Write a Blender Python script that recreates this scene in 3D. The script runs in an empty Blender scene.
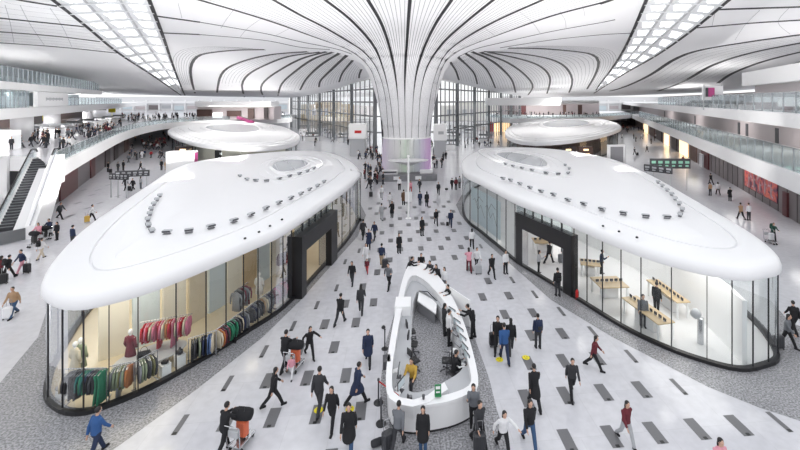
import bpy, bmesh, math, random
from mathutils import Vector, Matrix, Quaternion
from mathutils.bvhtree import BVHTree
from mathutils.geometry import tessellate_polygon
random.seed(7)
R = math.radians
SC = bpy.context.scene
COL = SC.collection
# ---------------------------------------------------------------- camera
F, X0, HV, CH = 400.0, 438.0, 100.0, 12.0       # focal length in px, principal column, horizon row, eye height
PSI = math.atan((X0 - 398) / F)
SI, CO = math.sin(PSI), math.cos(PSI)
cam = bpy.data.cameras.new('camera'); camo = bpy.data.objects.new('camera', cam); COL.objects.link(camo)
camo.location = (0, 0, CH); camo.rotation_euler = (R(90), 0, -PSI)
cam.sensor_width = 36; cam.lens = 36 * F / 800
cam.shift_x = -(X0 - 400) / 800; cam.shift_y = -(225 - HV) / 800
cam.clip_end = 1500; cam.clip_start = .1
SC.camera = camo

def dr(D, r, z=0.0):                      # forward distance and right offset -> world
    return Vector((D*SI + r*CO, D*CO - r*SI, z))
def gp(u, v, z=0.0):                      # where the line of sight through a spot meets height z
    D = F*(CH - z)/(v - HV); return dr(D, (u - X0)/F*D, z)
def atd(u, v, D):                         # spot at forward distance D
    return dr(D, (u - X0)/F*D, CH - (v - HV)/F*D)
def ray(u, v):
    return (dr(1, (u-X0)/F, 0) + Vector((0, 0, -(v-HV)/F))).normalized()
def px(p):
    D = p[0]*SI + p[1]*CO; r = p[0]*CO - p[1]*SI
    return X0 + F*r/D, HV + F*(CH - p[2])/D
# ---------------------------------------------------------------- materials
MATS = {}
def mat(name, col, rough=.5, metal=0.0, emit=0.0, bump=0.0, var=0.0, scale=8.0, spec=.5, objcol=False, coat=0.0):
    if name in MATS: return MATS[name]
    m = bpy.data.materials.new(name); m.use_nodes = True; nt = m.node_tree; b = nt.nodes['Principled BSDF']
    b.inputs['Base Color'].default_value = (*col, 1); b.inputs['Roughness'].default_value = rough
    b.inputs['Metallic'].default_value = metal; b.inputs['Specular IOR Level'].default_value = spec
    b.inputs['Coat Weight'].default_value = coat
    tc = nt.nodes.new('ShaderNodeTexCoord'); nz = nt.nodes.new('ShaderNodeTexNoise'); nz.inputs['Scale'].default_value = scale
    nt.links.new(tc.outputs['Object'], nz.inputs['Vector'])
    src = None
    if objcol:
        oi = nt.nodes.new('ShaderNodeObjectInfo'); src = oi.outputs['Color']
    mp = nt.nodes.new('ShaderNodeMapRange'); mp.inputs['To Min'].default_value = 1-max(var, .015); mp.inputs['To Max'].default_value = 1
    nt.links.new(nz.outputs['Fac'], mp.inputs['Value'])
    mx = nt.nodes.new('ShaderNodeMix'); mx.data_type = 'RGBA'; mx.blend_type = 'MULTIPLY'; mx.inputs[0].default_value = 1
    if src: nt.links.new(src, mx.inputs[6])
    else: mx.inputs[6].default_value = (*col, 1)
    nt.links.new(mp.outputs['Result'], mx.inputs[7]); nt.links.new(mx.outputs[2], b.inputs['Base Color'])
    if bump:
        bp = nt.nodes.new('ShaderNodeBump'); bp.inputs['Strength'].default_value = bump; bp.inputs['Distance'].default_value = .02
        nt.links.new(nz.outputs['Fac'], bp.inputs['Height']); nt.links.new(bp.outputs['Normal'], b.inputs['Normal'])
    if emit:
        b.inputs['Emission Color'].default_value = (*col, 1); b.inputs['Emission Strength'].default_value = emit
    MATS[name] = m; return m
def glass(name, tint, refl=.10, dens=0.0):
    m = bpy.data.materials.new(name); m.use_nodes = True; nt = m.node_tree; nt.nodes.clear()
    o = nt.nodes.new('ShaderNodeOutputMaterial'); mx = nt.nodes.new('ShaderNodeMixShader'); t = nt.nodes.new('ShaderNodeBsdfTransparent')
    g = nt.nodes.new('ShaderNodeBsdfGlossy'); g.inputs['Roughness'].default_value = .02; g.inputs['Color'].default_value = (.95, .97, 1, 1)
    t.inputs['Color'].default_value = (*tint, 1)
    lw = nt.nodes.new('ShaderNodeLayerWeight'); lw.inputs['Blend'].default_value = .18
    ad = nt.nodes.new('ShaderNodeMath'); ad.operation = 'MULTIPLY_ADD'; ad.inputs[1].default_value = .55; ad.inputs[2].default_value = refl; ad.use_clamp = True
    nt.links.new(lw.outputs['Fresnel'], ad.inputs[0]); nt.links.new(ad.outputs[0], mx.inputs[0])
    nt.links.new(t.outputs[0], mx.inputs[1]); nt.links.new(g.outputs[0], mx.inputs[2])
    last = mx
    if dens:
        d = nt.nodes.new('ShaderNodeBsdfDiffuse'); d.inputs['Color'].default_value = (.85, .88, .9, 1)
        m2 = nt.nodes.new('ShaderNodeMixShader'); m2.inputs[0].default_value = dens
        nt.links.new(mx.outputs[0], m2.inputs[1]); nt.links.new(d.outputs[0], m2.inputs[2]); last = m2
    nt.links.new(last.outputs[0], o.inputs['Surface']); MATS[name] = m; return m
def floor_mat(name, c1, c2, size, rough, speck=0.0, sscale=30., tx=1.62, ty=2.04, ox=-.02, oy=13.65, joint=.9, spec=.5):
    m = bpy.data.materials.new(name); m.use_nodes = True; nt = m.node_tree; b = nt.nodes['Principled BSDF']
    b.inputs['Roughness'].default_value = rough; b.inputs['Specular IOR Level'].default_value = spec
    tc = nt.nodes.new('ShaderNodeTexCoord'); mp = nt.nodes.new('ShaderNodeMapping')
    mp.inputs['Location'].default_value = (-ox, -oy, 0)
    nt.links.new(tc.outputs['Object'], mp.inputs['Vector'])
    br = nt.nodes.new('ShaderNodeTexBrick'); br.offset = .5; br.inputs['Scale'].default_value = 1
    br.inputs['Brick Width'].default_value = tx; br.inputs['Row Height'].default_value = ty
    br.inputs['Mortar Size'].default_value = .012; br.inputs['Mortar Smooth'].default_value = .1
    br.inputs['Color1'].default_value = (*c1, 1); br.inputs['Color2'].default_value = (*c2, 1)
    br.inputs['Mortar'].default_value = (*[x*joint for x in c1], 1)
    nt.links.new(mp.outputs[0], br.inputs['Vector'])
    nz = nt.nodes.new('ShaderNodeTexNoise'); nz.inputs['Scale'].default_value = sscale; nz.inputs['Detail'].default_value = 3
    nt.links.new(tc.outputs['Object'], nz.inputs['Vector'])
    cr = nt.nodes.new('ShaderNodeMapRange'); cr.inputs['From Min'].default_value = .35; cr.inputs['From Max'].default_value = .65
    cr.inputs['To Min'].default_value = 1-speck; cr.inputs['To Max'].default_value = 1+speck
    nt.links.new(nz.outputs['Fac'], cr.inputs['Value'])
    mx = nt.nodes.new('ShaderNodeMix'); mx.data_type = 'RGBA'; mx.blend_type = 'MULTIPLY'; mx.inputs[0].default_value = 1
    nt.links.new(br.outputs['Color'], mx.inputs[6]); nt.links.new(cr.outputs['Result'], mx.inputs[7])
    nt.links.new(mx.outputs[2], b.inputs['Base Color']); MATS[name] = m; return m
M = MATS
floor_mat('pale polished stone', (.61, .61, .64), (.58, .58, .615), 1, .16, .04, 3, spec=.6)
floor_mat('speckled granite', (.30, .30, .315), (.27, .27, .285), 1, .22, .45, 14., tx=.9, ty=.9, spec=.5)
floor_mat('dark ribbed granite', (.13, .13, .14), (.12, .12, .13), 1, .35, .3, 20.)
mat('inlay grey', (.17, .17, .18), .45, var=.25, scale=30)
mat('black', (.012, .012, .014), .4); mat('gloss black', (.01, .01, .012), .15)
mat('white shell', (.86, .86, .87), .35, var=.02, scale=.6); mat('white', (.88, .88, .885), .45); mat('white gloss', (.82, .82, .83), .12)
mat('ceiling white', (.83, .83, .85), .7, var=.03, scale=.3); mat('seam', (.018, .018, .022), .6); mat('slat joint', (.30, .30, .32), .7)
mat('off white', (.74, .74, .75), .5); mat('light grey', (.46, .47, .49), .4); mat('mid grey', (.22, .22, .235), .45); mat('dark grey', (.06, .06, .068), .5)
mat('steel', (.55, .56, .58), .25, metal=.9); mat('mullion', (.03, .03, .034), .35, metal=.3); mat('steel grey', (.20, .21, .22), .4, metal=.3)
mat('taupe panel', (.19, .165, .17), .4, var=.12, scale=.8); mat('taupe dark', (.045, .032, .033), .45); mat('maroon', (.09, .022, .025), .45)
mat('pink wall', (.55, .49, .50), .55, var=.05, scale=.4); mat('brown shop', (.12, .07, .06), .5, var=.4, scale=1.5)
mat('warm wood', (.62, .47, .28), .35, var=.15, scale=5); mat('cream', (.72, .64, .50), .55, var=.08, scale=1.2); mat('blonde floor', (.66, .57, .42), .25, var=.08, scale=2)
mat('cream wall', (.78, .74, .64), .6); mat('pale blue', (.62, .70, .74), .5)
mat('skin', (.55, .34, .25), .55); mat('hair', (.012, .010, .010), .5); mat('cloth', (.5, .5, .5), .85, objcol=True, var=.2, scale=9, bump=.3)
mat('plastic', (.5, .5, .5), .35, objcol=True, var=.05); mat('yellow', (.85, .72, .02), .5); mat('red', (.55, .02, .02), .45); mat('rubber', (.02, .02, .02), .7)
mat('orange', (.75, .2, .05), .5); mat('green', (.03, .22, .08), .5); mat('magenta', (.45, .06, .22), .5)
mat('lamp', (1, .97, .92), emit=6.0); mat('warm lamp', (1, .88, .66), emit=6.0); mat('warm display', (1, .72, .42), emit=1.4)
mat('sky pane', (.97, .98, 1.0), emit=1.7); mat('skylight rib', (.74, .75, .76), .5); mat('glowing baffle', (.66, .67, .69), .6, emit=.10)
mat('lit white', (1, 1, 1), emit=1.1); mat('lit green', (.25, .7, .4), emit=.8); mat('lit yellow', (.95, .8, .2), emit=.9)
mat('outdoor pale', (.72, .70, .66), .9); mat('outdoor ochre', (.66, .50, .25), .9)
glass('clear glass', (.93, .955, .95), .03); glass('tint glass', (.86, .91, .91), .05, .05); glass('grey glass', (.55, .56, .58), .12, .08)
glass('facade glass', (.97, .985, .98), .02)
# ---------------------------------------------------------------- mesh helpers
class MB:
    def __init__(s): s.v = []; s.f = []; s.m = []; s.cur = 0
    def mi(s, i): s.cur = i; return s
    def add(s, vs, fs):
        k = len(s.v); s.v += [Vector(v) for v in vs]; s.f += [tuple(k+i for i in f) for f in fs]; s.m += [s.cur]*len(fs); return s
    def box(s, c, d, rz=0.0, bev=0.0, mtx=None):
        hx, hy, hz = d[0]/2, d[1]/2, d[2]/2; ch, sh = math.cos(rz), math.sin(rz)
        b = min(bev, hx*.9, hy*.9, hz*.9)
        def T(p):
            p = Vector(p)
            if mtx: return mtx @ (Vector(c) + p)
            return Vector((c[0]+p.x*ch-p.y*sh, c[1]+p.x*sh+p.y*ch, c[2]+p.z))
        if b <= 0:
            vs = [T((x*hx, y*hy, z*hz)) for z in (-1, 1) for y in (-1, 1) for x in (-1, 1)]
            return s.add(vs, [(0, 2, 3, 1), (4, 5, 7, 6), (0, 1, 5, 4), (2, 6, 7, 3), (0, 4, 6, 2), (1, 3, 7, 5)])
        rings = []
        def ring(x, y, z):
            return [T(p) for p in ((-x+b, -y, z), (x-b, -y, z), (x, -y+b, z), (x, y-b, z), (x-b, y, z), (-x+b, y, z), (-x, y-b, z), (-x, -y+b, z))]
        rings = [ring(hx-b, hy-b, -hz) if hx > 2*b and hy > 2*b else ring(hx, hy, -hz), ring(hx, hy, -hz+b), ring(hx, hy, hz-b), ring(hx-b, hy-b, hz) if hx > 2*b and hy > 2*b else ring(hx, hy, hz)]
        return s.loft(rings, True, True, True)
    def loft(s, rings, closed=True, cap0=False, cap1=False):
        n = len(rings[0]); vs = [p for r in rings for p in r]; fs = []
        for i in range(len(rings)-1):
            for j in range(n if closed else n-1):
                a, b_ = i*n+j, i*n+(j+1) % n; fs.append((a, b_, b_+n, a+n))
        if cap0: fs.append(tuple(reversed(range(n))))
        if cap1: fs.append(tuple(range((len(rings)-1)*n, len(rings)*n)))
        return s.add(vs, fs)
    def cyl(s, p0, p1, r0, r1=None, n=10, cap=True):
        p0, p1 = Vector(p0), Vector(p1); r1 = r0 if r1 is None else r1; d = (p1-p0)
        if d.length < 1e-6: return s
        q = d.to_track_quat('Z', 'Y'); rr = []
        for p, r in ((p0, r0), (p1, r1)):
            rr.append([p + q @ Vector((r*math.cos(2*math.pi*k/n), r*math.sin(2*math.pi*k/n), 0)) for k in range(n)])
        return s.loft(rr, True, cap, cap)
    def tube(s, path, r, n=8, cap=True):
        path = [Vector(p) for p in path]; rs = r if isinstance(r, (list, tuple)) else [r]*len(path); rings = []; up = None
        for i, p in enumerate(path):
            t = (path[min(i+1, len(path)-1)] - path[max(i-1, 0)]).normalized()
            if up is None: up = t.orthogonal().normalized()
            up = (up - t*up.dot(t)); up = up.normalized() if up.length > 1e-5 else t.orthogonal().normalized(); bi = t.cross(up)
            rings.append([p + (up*math.cos(2*math.pi*k/n) + bi*math.sin(2*math.pi*k/n))*rs[i] for k in range(n)])
        return s.loft(rings, True, cap, cap)
    def lathe(s, prof, c=(0, 0, 0), n=20, sx=1, sy=1):
        c = Vector(c); rings = [[c + Vector((r*math.cos(2*math.pi*k/n)*sx, r*math.sin(2*math.pi*k/n)*sy, z)) for k in range(n)] for r, z in prof]
        return s.loft(rings, True, prof[0][0] > 1e-4, prof[-1][0] > 1e-4)
    def ell(s, c, r, n=12, m=8, q=None):
        c = Vector(c); rings = []
        for i in range(m+1):
            a = -math.pi/2 + math.pi*i/m; e = max(math.cos(a), .02); ring = []
            for k in range(n):
                p = Vector((r[0]*e*math.cos(2*math.pi*k/n), r[1]*e*math.sin(2*math.pi*k/n), r[2]*math.sin(a)))
                ring.append(c + (q @ p if q else p))
            rings.append(ring)
        return s.loft(rings, True, True, True)
    def cap(s, p0, p1, r0, r1, n=10):
        s.cyl(p0, p1, r0, r1, n); s.ell(p0, (r0,)*3, n, 6); s.ell(p1, (r1,)*3, n, 6); return s
    def prism(s, pts, z0, z1):
        n = len(pts); tri = tessellate_polygon([[Vector((p[0], p[1], 0)) for p in pts]])
        ar = sum(pts[i][0]*pts[(i+1) % n][1]-pts[(i+1) % n][0]*pts[i][1] for i in range(n))
        pts = list(pts) if ar > 0 else list(reversed(pts))
        if ar <= 0: tri = [tuple(n-1-i for i in t) for t in tri]
        def ori(t):
            a, b, c = (pts[i] for i in t)
            return tuple(t) if (b[0]-a[0])*(c[1]-a[1])-(b[1]-a[1])*(c[0]-a[0]) > 0 else tuple(reversed(t))
        tri = [ori(t) for t in tri]
        z0s = z0 if isinstance(z0, list) else [z0]*n; z1s = z1 if isinstance(z1, list) else [z1]*n
        vs = [(p[0], p[1], z) for p, z in zip(pts, z0s)] + [(p[0], p[1], z) for p, z in zip(pts, z1s)]
        fs = [tuple(i+n for i in t) for t in tri] + [tuple(reversed(t)) for t in tri] + [(i, (i+1) % n, (i+1) % n+n, i+n) for i in range(n)]
        return s.add(vs, fs)
    def flat(s, pts, z):
        tri = tessellate_polygon([[Vector((p[0], p[1], 0)) for p in pts]]); out = []
        for t in tri:
            a, b, c = (pts[i] for i in t); out.append(tuple(t) if (b[0]-a[0])*(c[1]-a[1])-(b[1]-a[1])*(c[0]-a[0]) > 0 else tuple(reversed(t)))
        return s.add([(p[0], p[1], z) for p in pts], out)
    def strip(s, path, w, z0, z1):           # a wall that follows a plan polyline, w thick
        L, Rr = offset(path, w/2), offset(path, -w/2); n = len(path)
        rings = [[(L[i][0], L[i][1], z0), (L[i][0], L[i][1], z1), (Rr[i][0], Rr[i][1], z1), (Rr[i][0], Rr[i][1], z0)] for i in range(n)]
        return s.loft([[Vector(p) for p in r] for r in rings], True, True, True)
    def build(s, name, mats, parent=None, smooth=False, auto=None, loc=None):
        me = bpy.data.meshes.new(name); me.from_pydata([tuple(v) for v in s.v], [], s.f)
        mats = mats if isinstance(mats, (list, tuple)) else [mats]
        for m in mats: me.materials.append(M[m] if isinstance(m, str) else m)
        if len(mats) > 1: me.polygons.foreach_set('material_index', s.m)
        if smooth or auto: me.polygons.foreach_set('use_smooth', [True]*len(me.polygons))
        me.update()
        if auto:
            try: me.set_sharp_from_angle(angle=R(auto))
            except Exception: pass
        o = bpy.data.objects.new(name, me); COL.objects.link(o)
        if parent: o.parent = parent
        if loc is not None: o.location = loc
        return o
def offset(path, d):
    out = []; n = len(path)
    for i, p in enumerate(path):
        a = Vector(path[max(i-1, 0)][:2]); b = Vector(path[min(i+1, n-1)][:2]); t = (b-a).normalized()
        out.append(Vector((p[0]-t.y*d, p[1]+t.x*d)))
    return out
def empty(name, loc=(0, 0, 0), rz=0.0):
    o = bpy.data.objects.new(name, None); COL.objects.link(o); o.location = loc; o.rotation_euler = (0, 0, rz); o.empty_display_size = .3; return o
def tag(o, label=None, cat=None, group=None, kind=None):
    for k in ('label', 'category', 'group', 'kind'):
        if k in o: del o[k]
    if label: o['label'] = label
    if cat: o['category'] = cat
    if group: o['group'] = group
    if kind: o['kind'] = kind
    return o
def struct(o, label, cat='structure'): return tag(o, label, cat, None, 'structure')
def kids(o): return [c for c in o.children]
def dup(o, loc=None, rz=None, label=None, group=None, scale=None):
    c = o.copy(); COL.objects.link(c)
    for ch in o.children:
        k = ch.copy(); COL.objects.link(k); k.parent = c
        for g in ch.children:
            h = g.copy(); COL.objects.link(h); h.parent = k
    if loc is not None: c.location = loc
    if rz is not None: c.rotation_euler = (0, 0, rz)
    if label: c['label'] = label
    if group: c['group'] = group
    if scale: c.scale = (scale,)*3
    return c
class Once:                                # the first call hands out the source itself, later calls hand out copies
    def __init__(s, o): s.o = o; s.used = False
    def __call__(s, loc, rz, label=None, group=None, scale=None):
        if not s.used:
            s.used = True; o = s.o; o.location = loc; o.rotation_euler = (0, 0, rz)
            if label: o['label'] = label
            if group: o['group'] = group
            elif 'group' in o: del o['group']
            if scale: o.scale = (scale,)*3
            return o
        c = dup(s.o, loc, rz, label, group, scale)
        if not group and 'group' in c: del c['group']
        return c
def catmull(pts, n, closed=True):
    P = [Vector(p) for p in pts]; k = len(P); dense = []
    segs = k if closed else k-1
    for i in range(segs):
        p0 = P[(i-1) % k] if closed or i > 0 else P[0]; p1 = P[i]; p2 = P[(i+1) % k]; p3 = P[(i+2) % k] if closed or i+2 < k else P[-1]
        for j in range(16):
            t = j/16; dense.append(.5*((2*p1) + (p2-p0)*t + (2*p0-5*p1+4*p2-p3)*t*t + (3*p1-p0-3*p2+p3)*t**3))
    if closed: dense.append(dense[0].copy())
    else: dense.append(P[-1])
    L = [0]
    for a, b in zip(dense, dense[1:]): L.append(L[-1]+(b-a).length)
    out = []; j = 0; m = n if closed else n-1
    for i in range(n):
        s_ = L[-1]*i/m
        while j < len(L)-2 and L[j+1] < s_: j += 1
        t = (s_-L[j])/max(L[j+1]-L[j], 1e-9); out.append(dense[j].lerp(dense[j+1], min(t, 1)))
    return out
def inpoly(x, y, poly):
    c = False; n = len(poly)
    for i in range(n):
        x1, y1 = poly[i][0], poly[i][1]; x2, y2 = poly[i-1][0], poly[i-1][1]
        if (y1 > y) != (y2 > y) and x < (x2-x1)*(y-y1)/(y2-y1)+x1: c = not c
    return c
def interp(x, tab):
    if x <= tab[0][0]: return tab[0][1]
    for (a, b), (c, d) in zip(tab, tab[1:]):
        if x <= c: return b + (d-b)*(x-a)/(c-a)
    return tab[-1][1]
def text(name, s, size, mt, parent, mtx, ext=.004):
    cu = bpy.data.curves.new(name, 'FONT'); cu.body = s; cu.size = size; cu.extrude = ext; cu.align_x = 'CENTER'; cu.align_y = 'CENTER'
    t = bpy.data.objects.new(name, cu); COL.objects.link(t); dg = bpy.context.evaluated_depsgraph_get()
    me = bpy.data.meshes.new_from_object(t.evaluated_get(dg)); bpy.data.objects.remove(t)
    me.materials.clear(); me.materials.append(M[mt]); o = bpy.data.objects.new(name, me); COL.objects.link(o)
    if parent: o.parent = parent
    o.matrix_local = mtx; return o
# ================================================================ SETTING
def G(pts, z=0): return [gp(u, v, z) for u, v in pts]
# outlines of the two long pavilions (plan, traced where they stand)
def zt(y): return 4.62 + .3*min(max((y-17)/9, 0), 1)      # top of the roof rim
def zb(y): return 3.97 + .28*min(max((y-17)/8, 0), 1)      # underside of the rim
def sil(pts):
    out = []
    for u, v in pts:
        p = gp(u, v, 4.5)
        for _ in range(4): p = gp(u, v, zt(p.y)-.1)
        out.append((p.x, p.y))
    return out
LB = [(p.x, p.y) for p in G([(41, 399), (55, 414), (75, 418), (100, 412.5), (150, 392), (200, 364), (250, 333), (290, 305), (330, 262), (350, 239), (361, 220)])]
LS = sil([(361, 172), (350, 161), (330, 153.5), (300, 151.5), (250, 155), (200, 161.5), (172, 170), (145, 187), (110, 210), (80, 232), (60, 252), (46, 270)])
RB = [(p.x, p.y) for p in G([(765, 370), (740, 373), (700, 363), (660, 348), (620, 328), (572, 298), (517, 264), (500, 250)])] + [(7.35, 35.5), (6.6, 40.3)]
RS = sil([(464, 159), (480, 151), (510, 148), (560, 150.5), (610, 159), (650, 175), (700, 203), (740, 226), (768, 245), (782, 262)])
outL = catmull([Vector((x, y, 0)) for x, y in LB + LS], 240)
outR = catmull([Vector((x, y, 0)) for x, y in RB + RS], 240)
spL = (Vector((-12.6, 19.4, 0)), Vector((-14.2, 44, 0))); spR = (Vector((15.7, 19.2, 0)), Vector((17.6, 45, 0)))
def spine(p, sp):
    a, b = sp; d = b-a; t = max(0, min(1, (Vector((p.x, p.y, 0))-a).dot(d)/d.dot(d))); return a+d*t
def ring(out, sp, off, z):               # outline moved inwards by off metres at height z (number or function of y)
    r = []
    for p in out:
        c = spine(p, sp); v = c-p; L = v.length; q = p + v/L*min(off, L*.97)
        r.append(Vector((q.x, q.y, z(p.y) if callable(z) else z)))
    if off > .9:                         # rings far inside the edge are eased so that the tips stay round
        n = len(r)
        for _ in range(int(off*14)): r = [(r[i-1]+r[i]*2+r[(i+1) % n])/4 for i in range(n)]
    return r
# aprons of dark granite
apL = [(p.x, p.y) for p in G([(366, 215), (358, 236), (330, 267), (300, 301), (263, 337), (196, 390), (113, 450), (50, 495), (-60, 500), (-30, 410), (0, 383), (38, 337), (50, 300)])] + [(-15, 30), (-12, 48), (-5, 50)]
apR = [(p.x, p.y) for p in G([(456, 205), (460, 214), (475, 233), (517, 270), (551, 300), (612, 337), (708, 387), (760, 408), (800, 421), (900, 440), (860, 352), (790, 322), (770, 300)])] + [(20, 30), (16, 48), (8, 50)]
apD = [(p.x, p.y) for p in G([(466, 318), (473, 333), (489, 378), (497, 410), (510, 450), (520, 490), (400, 490), (390, 441), (382, 420), (380, 388), (385, 345), (397, 305), (420, 290), (445, 292)])]
fl = MB()
fl.flat([(-170, -30), (170, -30), (170, 260), (-170, 260)], 0)
fl.mi(1)
for poly in (apL, apR, apD): fl.flat(poly, .004)
n_in = 0
for k in range(-1, 17):
    Y = 14.06 + 2.08*k; base = 1.02 if k % 2 == 0 else .2
    row = []
    for n in range(-9, 10):
        x = base + 1.64*n
        if not (-14 < x < 17): continue
        if any(inpoly(x+dx, Y-.45, a) for a in (apL, apR, apD) for dx in (-.3, .3)): continue
        if inpoly(x, Y, [(-1.2, 14), (4.4, 14), (4.4, 29), (-.8, 29)]): continue
        # keep what lies between the two pavilions
        if x < interp(Y, [(12, -12), (17, -8.6), (23, -5.6), (34, -3.8), (50, -3.2)]) or x > interp(Y, [(12, 16), (17, 12), (23, 9), (34, 7.4), (50, 6.6)]): continue
        row.append(x)
    for i, x in enumerate(row):
        w = .2 if i in (0, len(row)-1) and Y < 33 else .42
        fl.mi(3); fl.flat([(x-w/2, Y-.95), (x+w/2, Y-.95), (x+w/2, Y), (x-w/2, Y)], .005)
        fl.mi(4); fl.flat([(x-.07, Y-.95), (x+.07, Y-.95), (x+.07, Y-.82), (x-.07, Y-.82)], .008)
# far left hallway inlay strips
for u, v in [(60, 210), (78, 203), (92, 195), (98, 190), (108, 185), (70, 216), (88, 208), (100, 203), (118, 196), (84, 190), (112, 178), (124, 185)]:
    p = gp(u, v); fl.mi(3); fl.flat([(p.x-.2, p.y-.5), (p.x+.2, p.y-.5), (p.x+.2, p.y+.5), (p.x-.2, p.y+.5)], .005)
floor = struct(fl.build('floor', ['pale polished stone', 'speckled granite', 'dark ribbed granite', 'inlay grey', 'black']), 'pale polished stone concourse floor with dark inlaid strips and granite aprons', 'floor')
# ---------------------------------------------------------------- ceiling that sweeps down into one white column
CC = gp(406.5, 173.2); CC = Vector((CC.x, CC.y, 0))
def zc(y):
    return 22 - .085*(y-40) if y < 110 else 16.05 - 3.7*(1-math.exp(-(y-110)*.085/3.7))
GT = [(3.75, 14.5), (3.9, 12.2), (4.2, 10.8), (4.75, 8), (5.5, 5.4), (6.3, 3.3), (7.2, 1.9), (8.8, 1.05), (11, .5), (14, .25), (18, .1), (24, 0)]
def gsub(r): return interp(r, GT)
cb = MB(); NT = 96
radii = [(3.75, 'z0'), (3.7, 'z3')] + [(r, None) for r in (3.75, 3.8, 3.9, 4.03, 4.2, 4.45, 4.75, 5.1, 5.5, 5.9, 6.3, 6.8, 7.2, 8.0, 8.8, 9.8, 11, 12.4, 14, 16, 18, 21, 24, 28, 33, 39, 46, 54, 63, 74, 88, 105, 125)]
rings = []
for r, tg in radii:
    rg = []
    for k in range(NT):
        a = 2*math.pi*k/NT; x = CC.x + r*math.cos(a); y = CC.y + r*math.sin(a)
        z = {'z0': 0, 'z3': 3, 'z6': 6}[tg] if tg else zc(CC.y + max(-6, min(6, y-CC.y)) if r < 7 else y) - gsub(r)
        rg.append(Vector((x, y, z)))
    rings.append(rg)
cb.loft(rings, True)
ceil = cb.build('ceiling', 'ceiling white', smooth=True)
# trim: open to the sky over and behind the viewer; nothing beyond the glass prow at the back
WA = atd(375, 77, 92); WL = atd(291, 97, 178); WR = atd(520, 95, 160); WA2 = atd(436, 78, 94)
bm = bmesh.new(); bm.from_mesh(ceil.data)
pls = [(Vector((0, 33, 0)), Vector((0, 1, 0)))]
for a, b in ((WA, WL), (WA2, WR)):
    d = (b-a); nrm = Vector((-d.y, d.x, 0)).normalized(); pls.append((Vector((a.x, a.y, 0)), nrm))
nb = (WA2-WA); pls.append((Vector((WA.x, WA.y, 0)), Vector((-nb.y, nb.x, 0)).normalized()))
for co, no in pls:
    bmesh.ops.bisect_plane(bm, geom=bm.verts[:]+bm.edges[:]+bm.faces[:], plane_co=co, plane_no=no)
def beyond(p):
    if p.y < 33: return True
    # inside the wedge behind the prow
    wedge = [(WA.x, WA.y), (WA2.x, WA2.y), (WR.x, WR.y), (WR.x, 400), (WL.x, 400), (WL.x, WL.y)]
    return inpoly(p.x, p.y, wedge)
bmesh.ops.delete(bm, geom=[f for f in bm.faces if beyond(f.calc_center_median())], context='FACES')
bm.to_mesh(ceil.data); bm.free()
struct(ceil, 'white ribbed ceiling sweeping down into a trumpet shaped column', 'ceiling')
vv = [v.co.copy() for v in ceil.data.vertices]; ff = [tuple(p.vertices) for p in ceil.data.polygons]
BV = BVHTree.FromPolygons(vv, ff)
def onceil(u, v):
    h = BV.ray_cast(Vector((0, 0, CH)), ray(u, v), 400)
    return (h[0], h[1]) if h[0] else (None, None)
def seam3(pts, n=26):
    P = catmull([Vector((u, v, 0)) for u, v in pts], n, False); out = []
    for p in P:
        q, nn = onceil(p.x, p.y)
        if q is not None: out.append((q, nn if nn.dot(Vector((0, 0, CH))-q) > 0 else -nn))
    return out
def ribbon(mb, pn, w, lift=.05):
    rows = []
    for i, (p, n) in enumerate(pn):
        t = (pn[min(i+1, len(pn)-1)][0]-pn[max(i-1, 0)][0])
        if t.length < 1e-6: continue
        t.normalize(); s = t.cross(n)
        if s.length < .1: continue
        s.normalize(); ww = w(i/(len(pn)-1)) if callable(w) else w
        rows.append([p - n*.2 - s*ww/2, p + n*lift - s*ww/2, p + n*lift + s*ww/2, p - n*.2 + s*ww/2])
    if len(rows) > 1: mb.loft(rows, False)
T = {
 'T0b': [(200, 34.4), (263, 40), (300, 47), (330, 49.5)],
 'T0a': [(200, 22), (263, 33), (300, 41.5), (335, 48.5), (352, 54)],
 'T1': [(190, -3), (200, 0), (238, 11), (275, 22.6), (313, 36.4), (341, 46.5), (356, 54), (370, 68), (377, 88), (380.5, 113), (383, 150), (385, 180)],
 'T2': [(268, -3), (274, 0), (300.5, 15), (326, 28), (351, 43), (363.5, 51.5), (376, 67), (384, 90), (387, 113), (389, 150), (390, 182)],
 'T3': [(322, -3), (325.6, 0), (351, 20), (373, 45), (383, 68), (389.5, 95), (392.5, 120), (395, 150), (396, 184)],
 'T4': [(366.5, -3), (368, 0), (381, 22.6), (389.5, 47), (395, 73), (398, 100), (399.5, 130), (401, 150), (402, 186)],
 'T5': [(410.5, -3), (410, 0), (407.5, 33), (405, 75), (405, 113), (406, 150), (406.5, 186)],
 'T6': [(453, -3), (451.5, 0), (436, 23), (424, 48), (416, 75), (412.5, 110), (411.5, 150), (412, 186)],
 'T7': [(498, -3), (493, 0), (465, 22.6), (443, 43), (428, 65), (421.5, 88), (419, 113), (418, 150), (418, 184)],
 'T8': [(549, -3), (542, 0), (495.5, 21), (460, 41.5), (443, 58), (433, 83), (428, 113), (425, 150), (424, 182)],
 'T9': [(610, 0), (600, 3), (551, 16), (500.5, 34), (465, 47.7), (448, 58), (438, 80), (433.5, 113), (431, 150), (430, 180)],
 'T10': [(615, 19.5), (600, 22.6), (551, 31.4), (500.5, 42.7), (475, 49), (458, 57)],
 'T11': [(632, 33), (600, 34.7), (550, 40), (500, 47.7)]}
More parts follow.
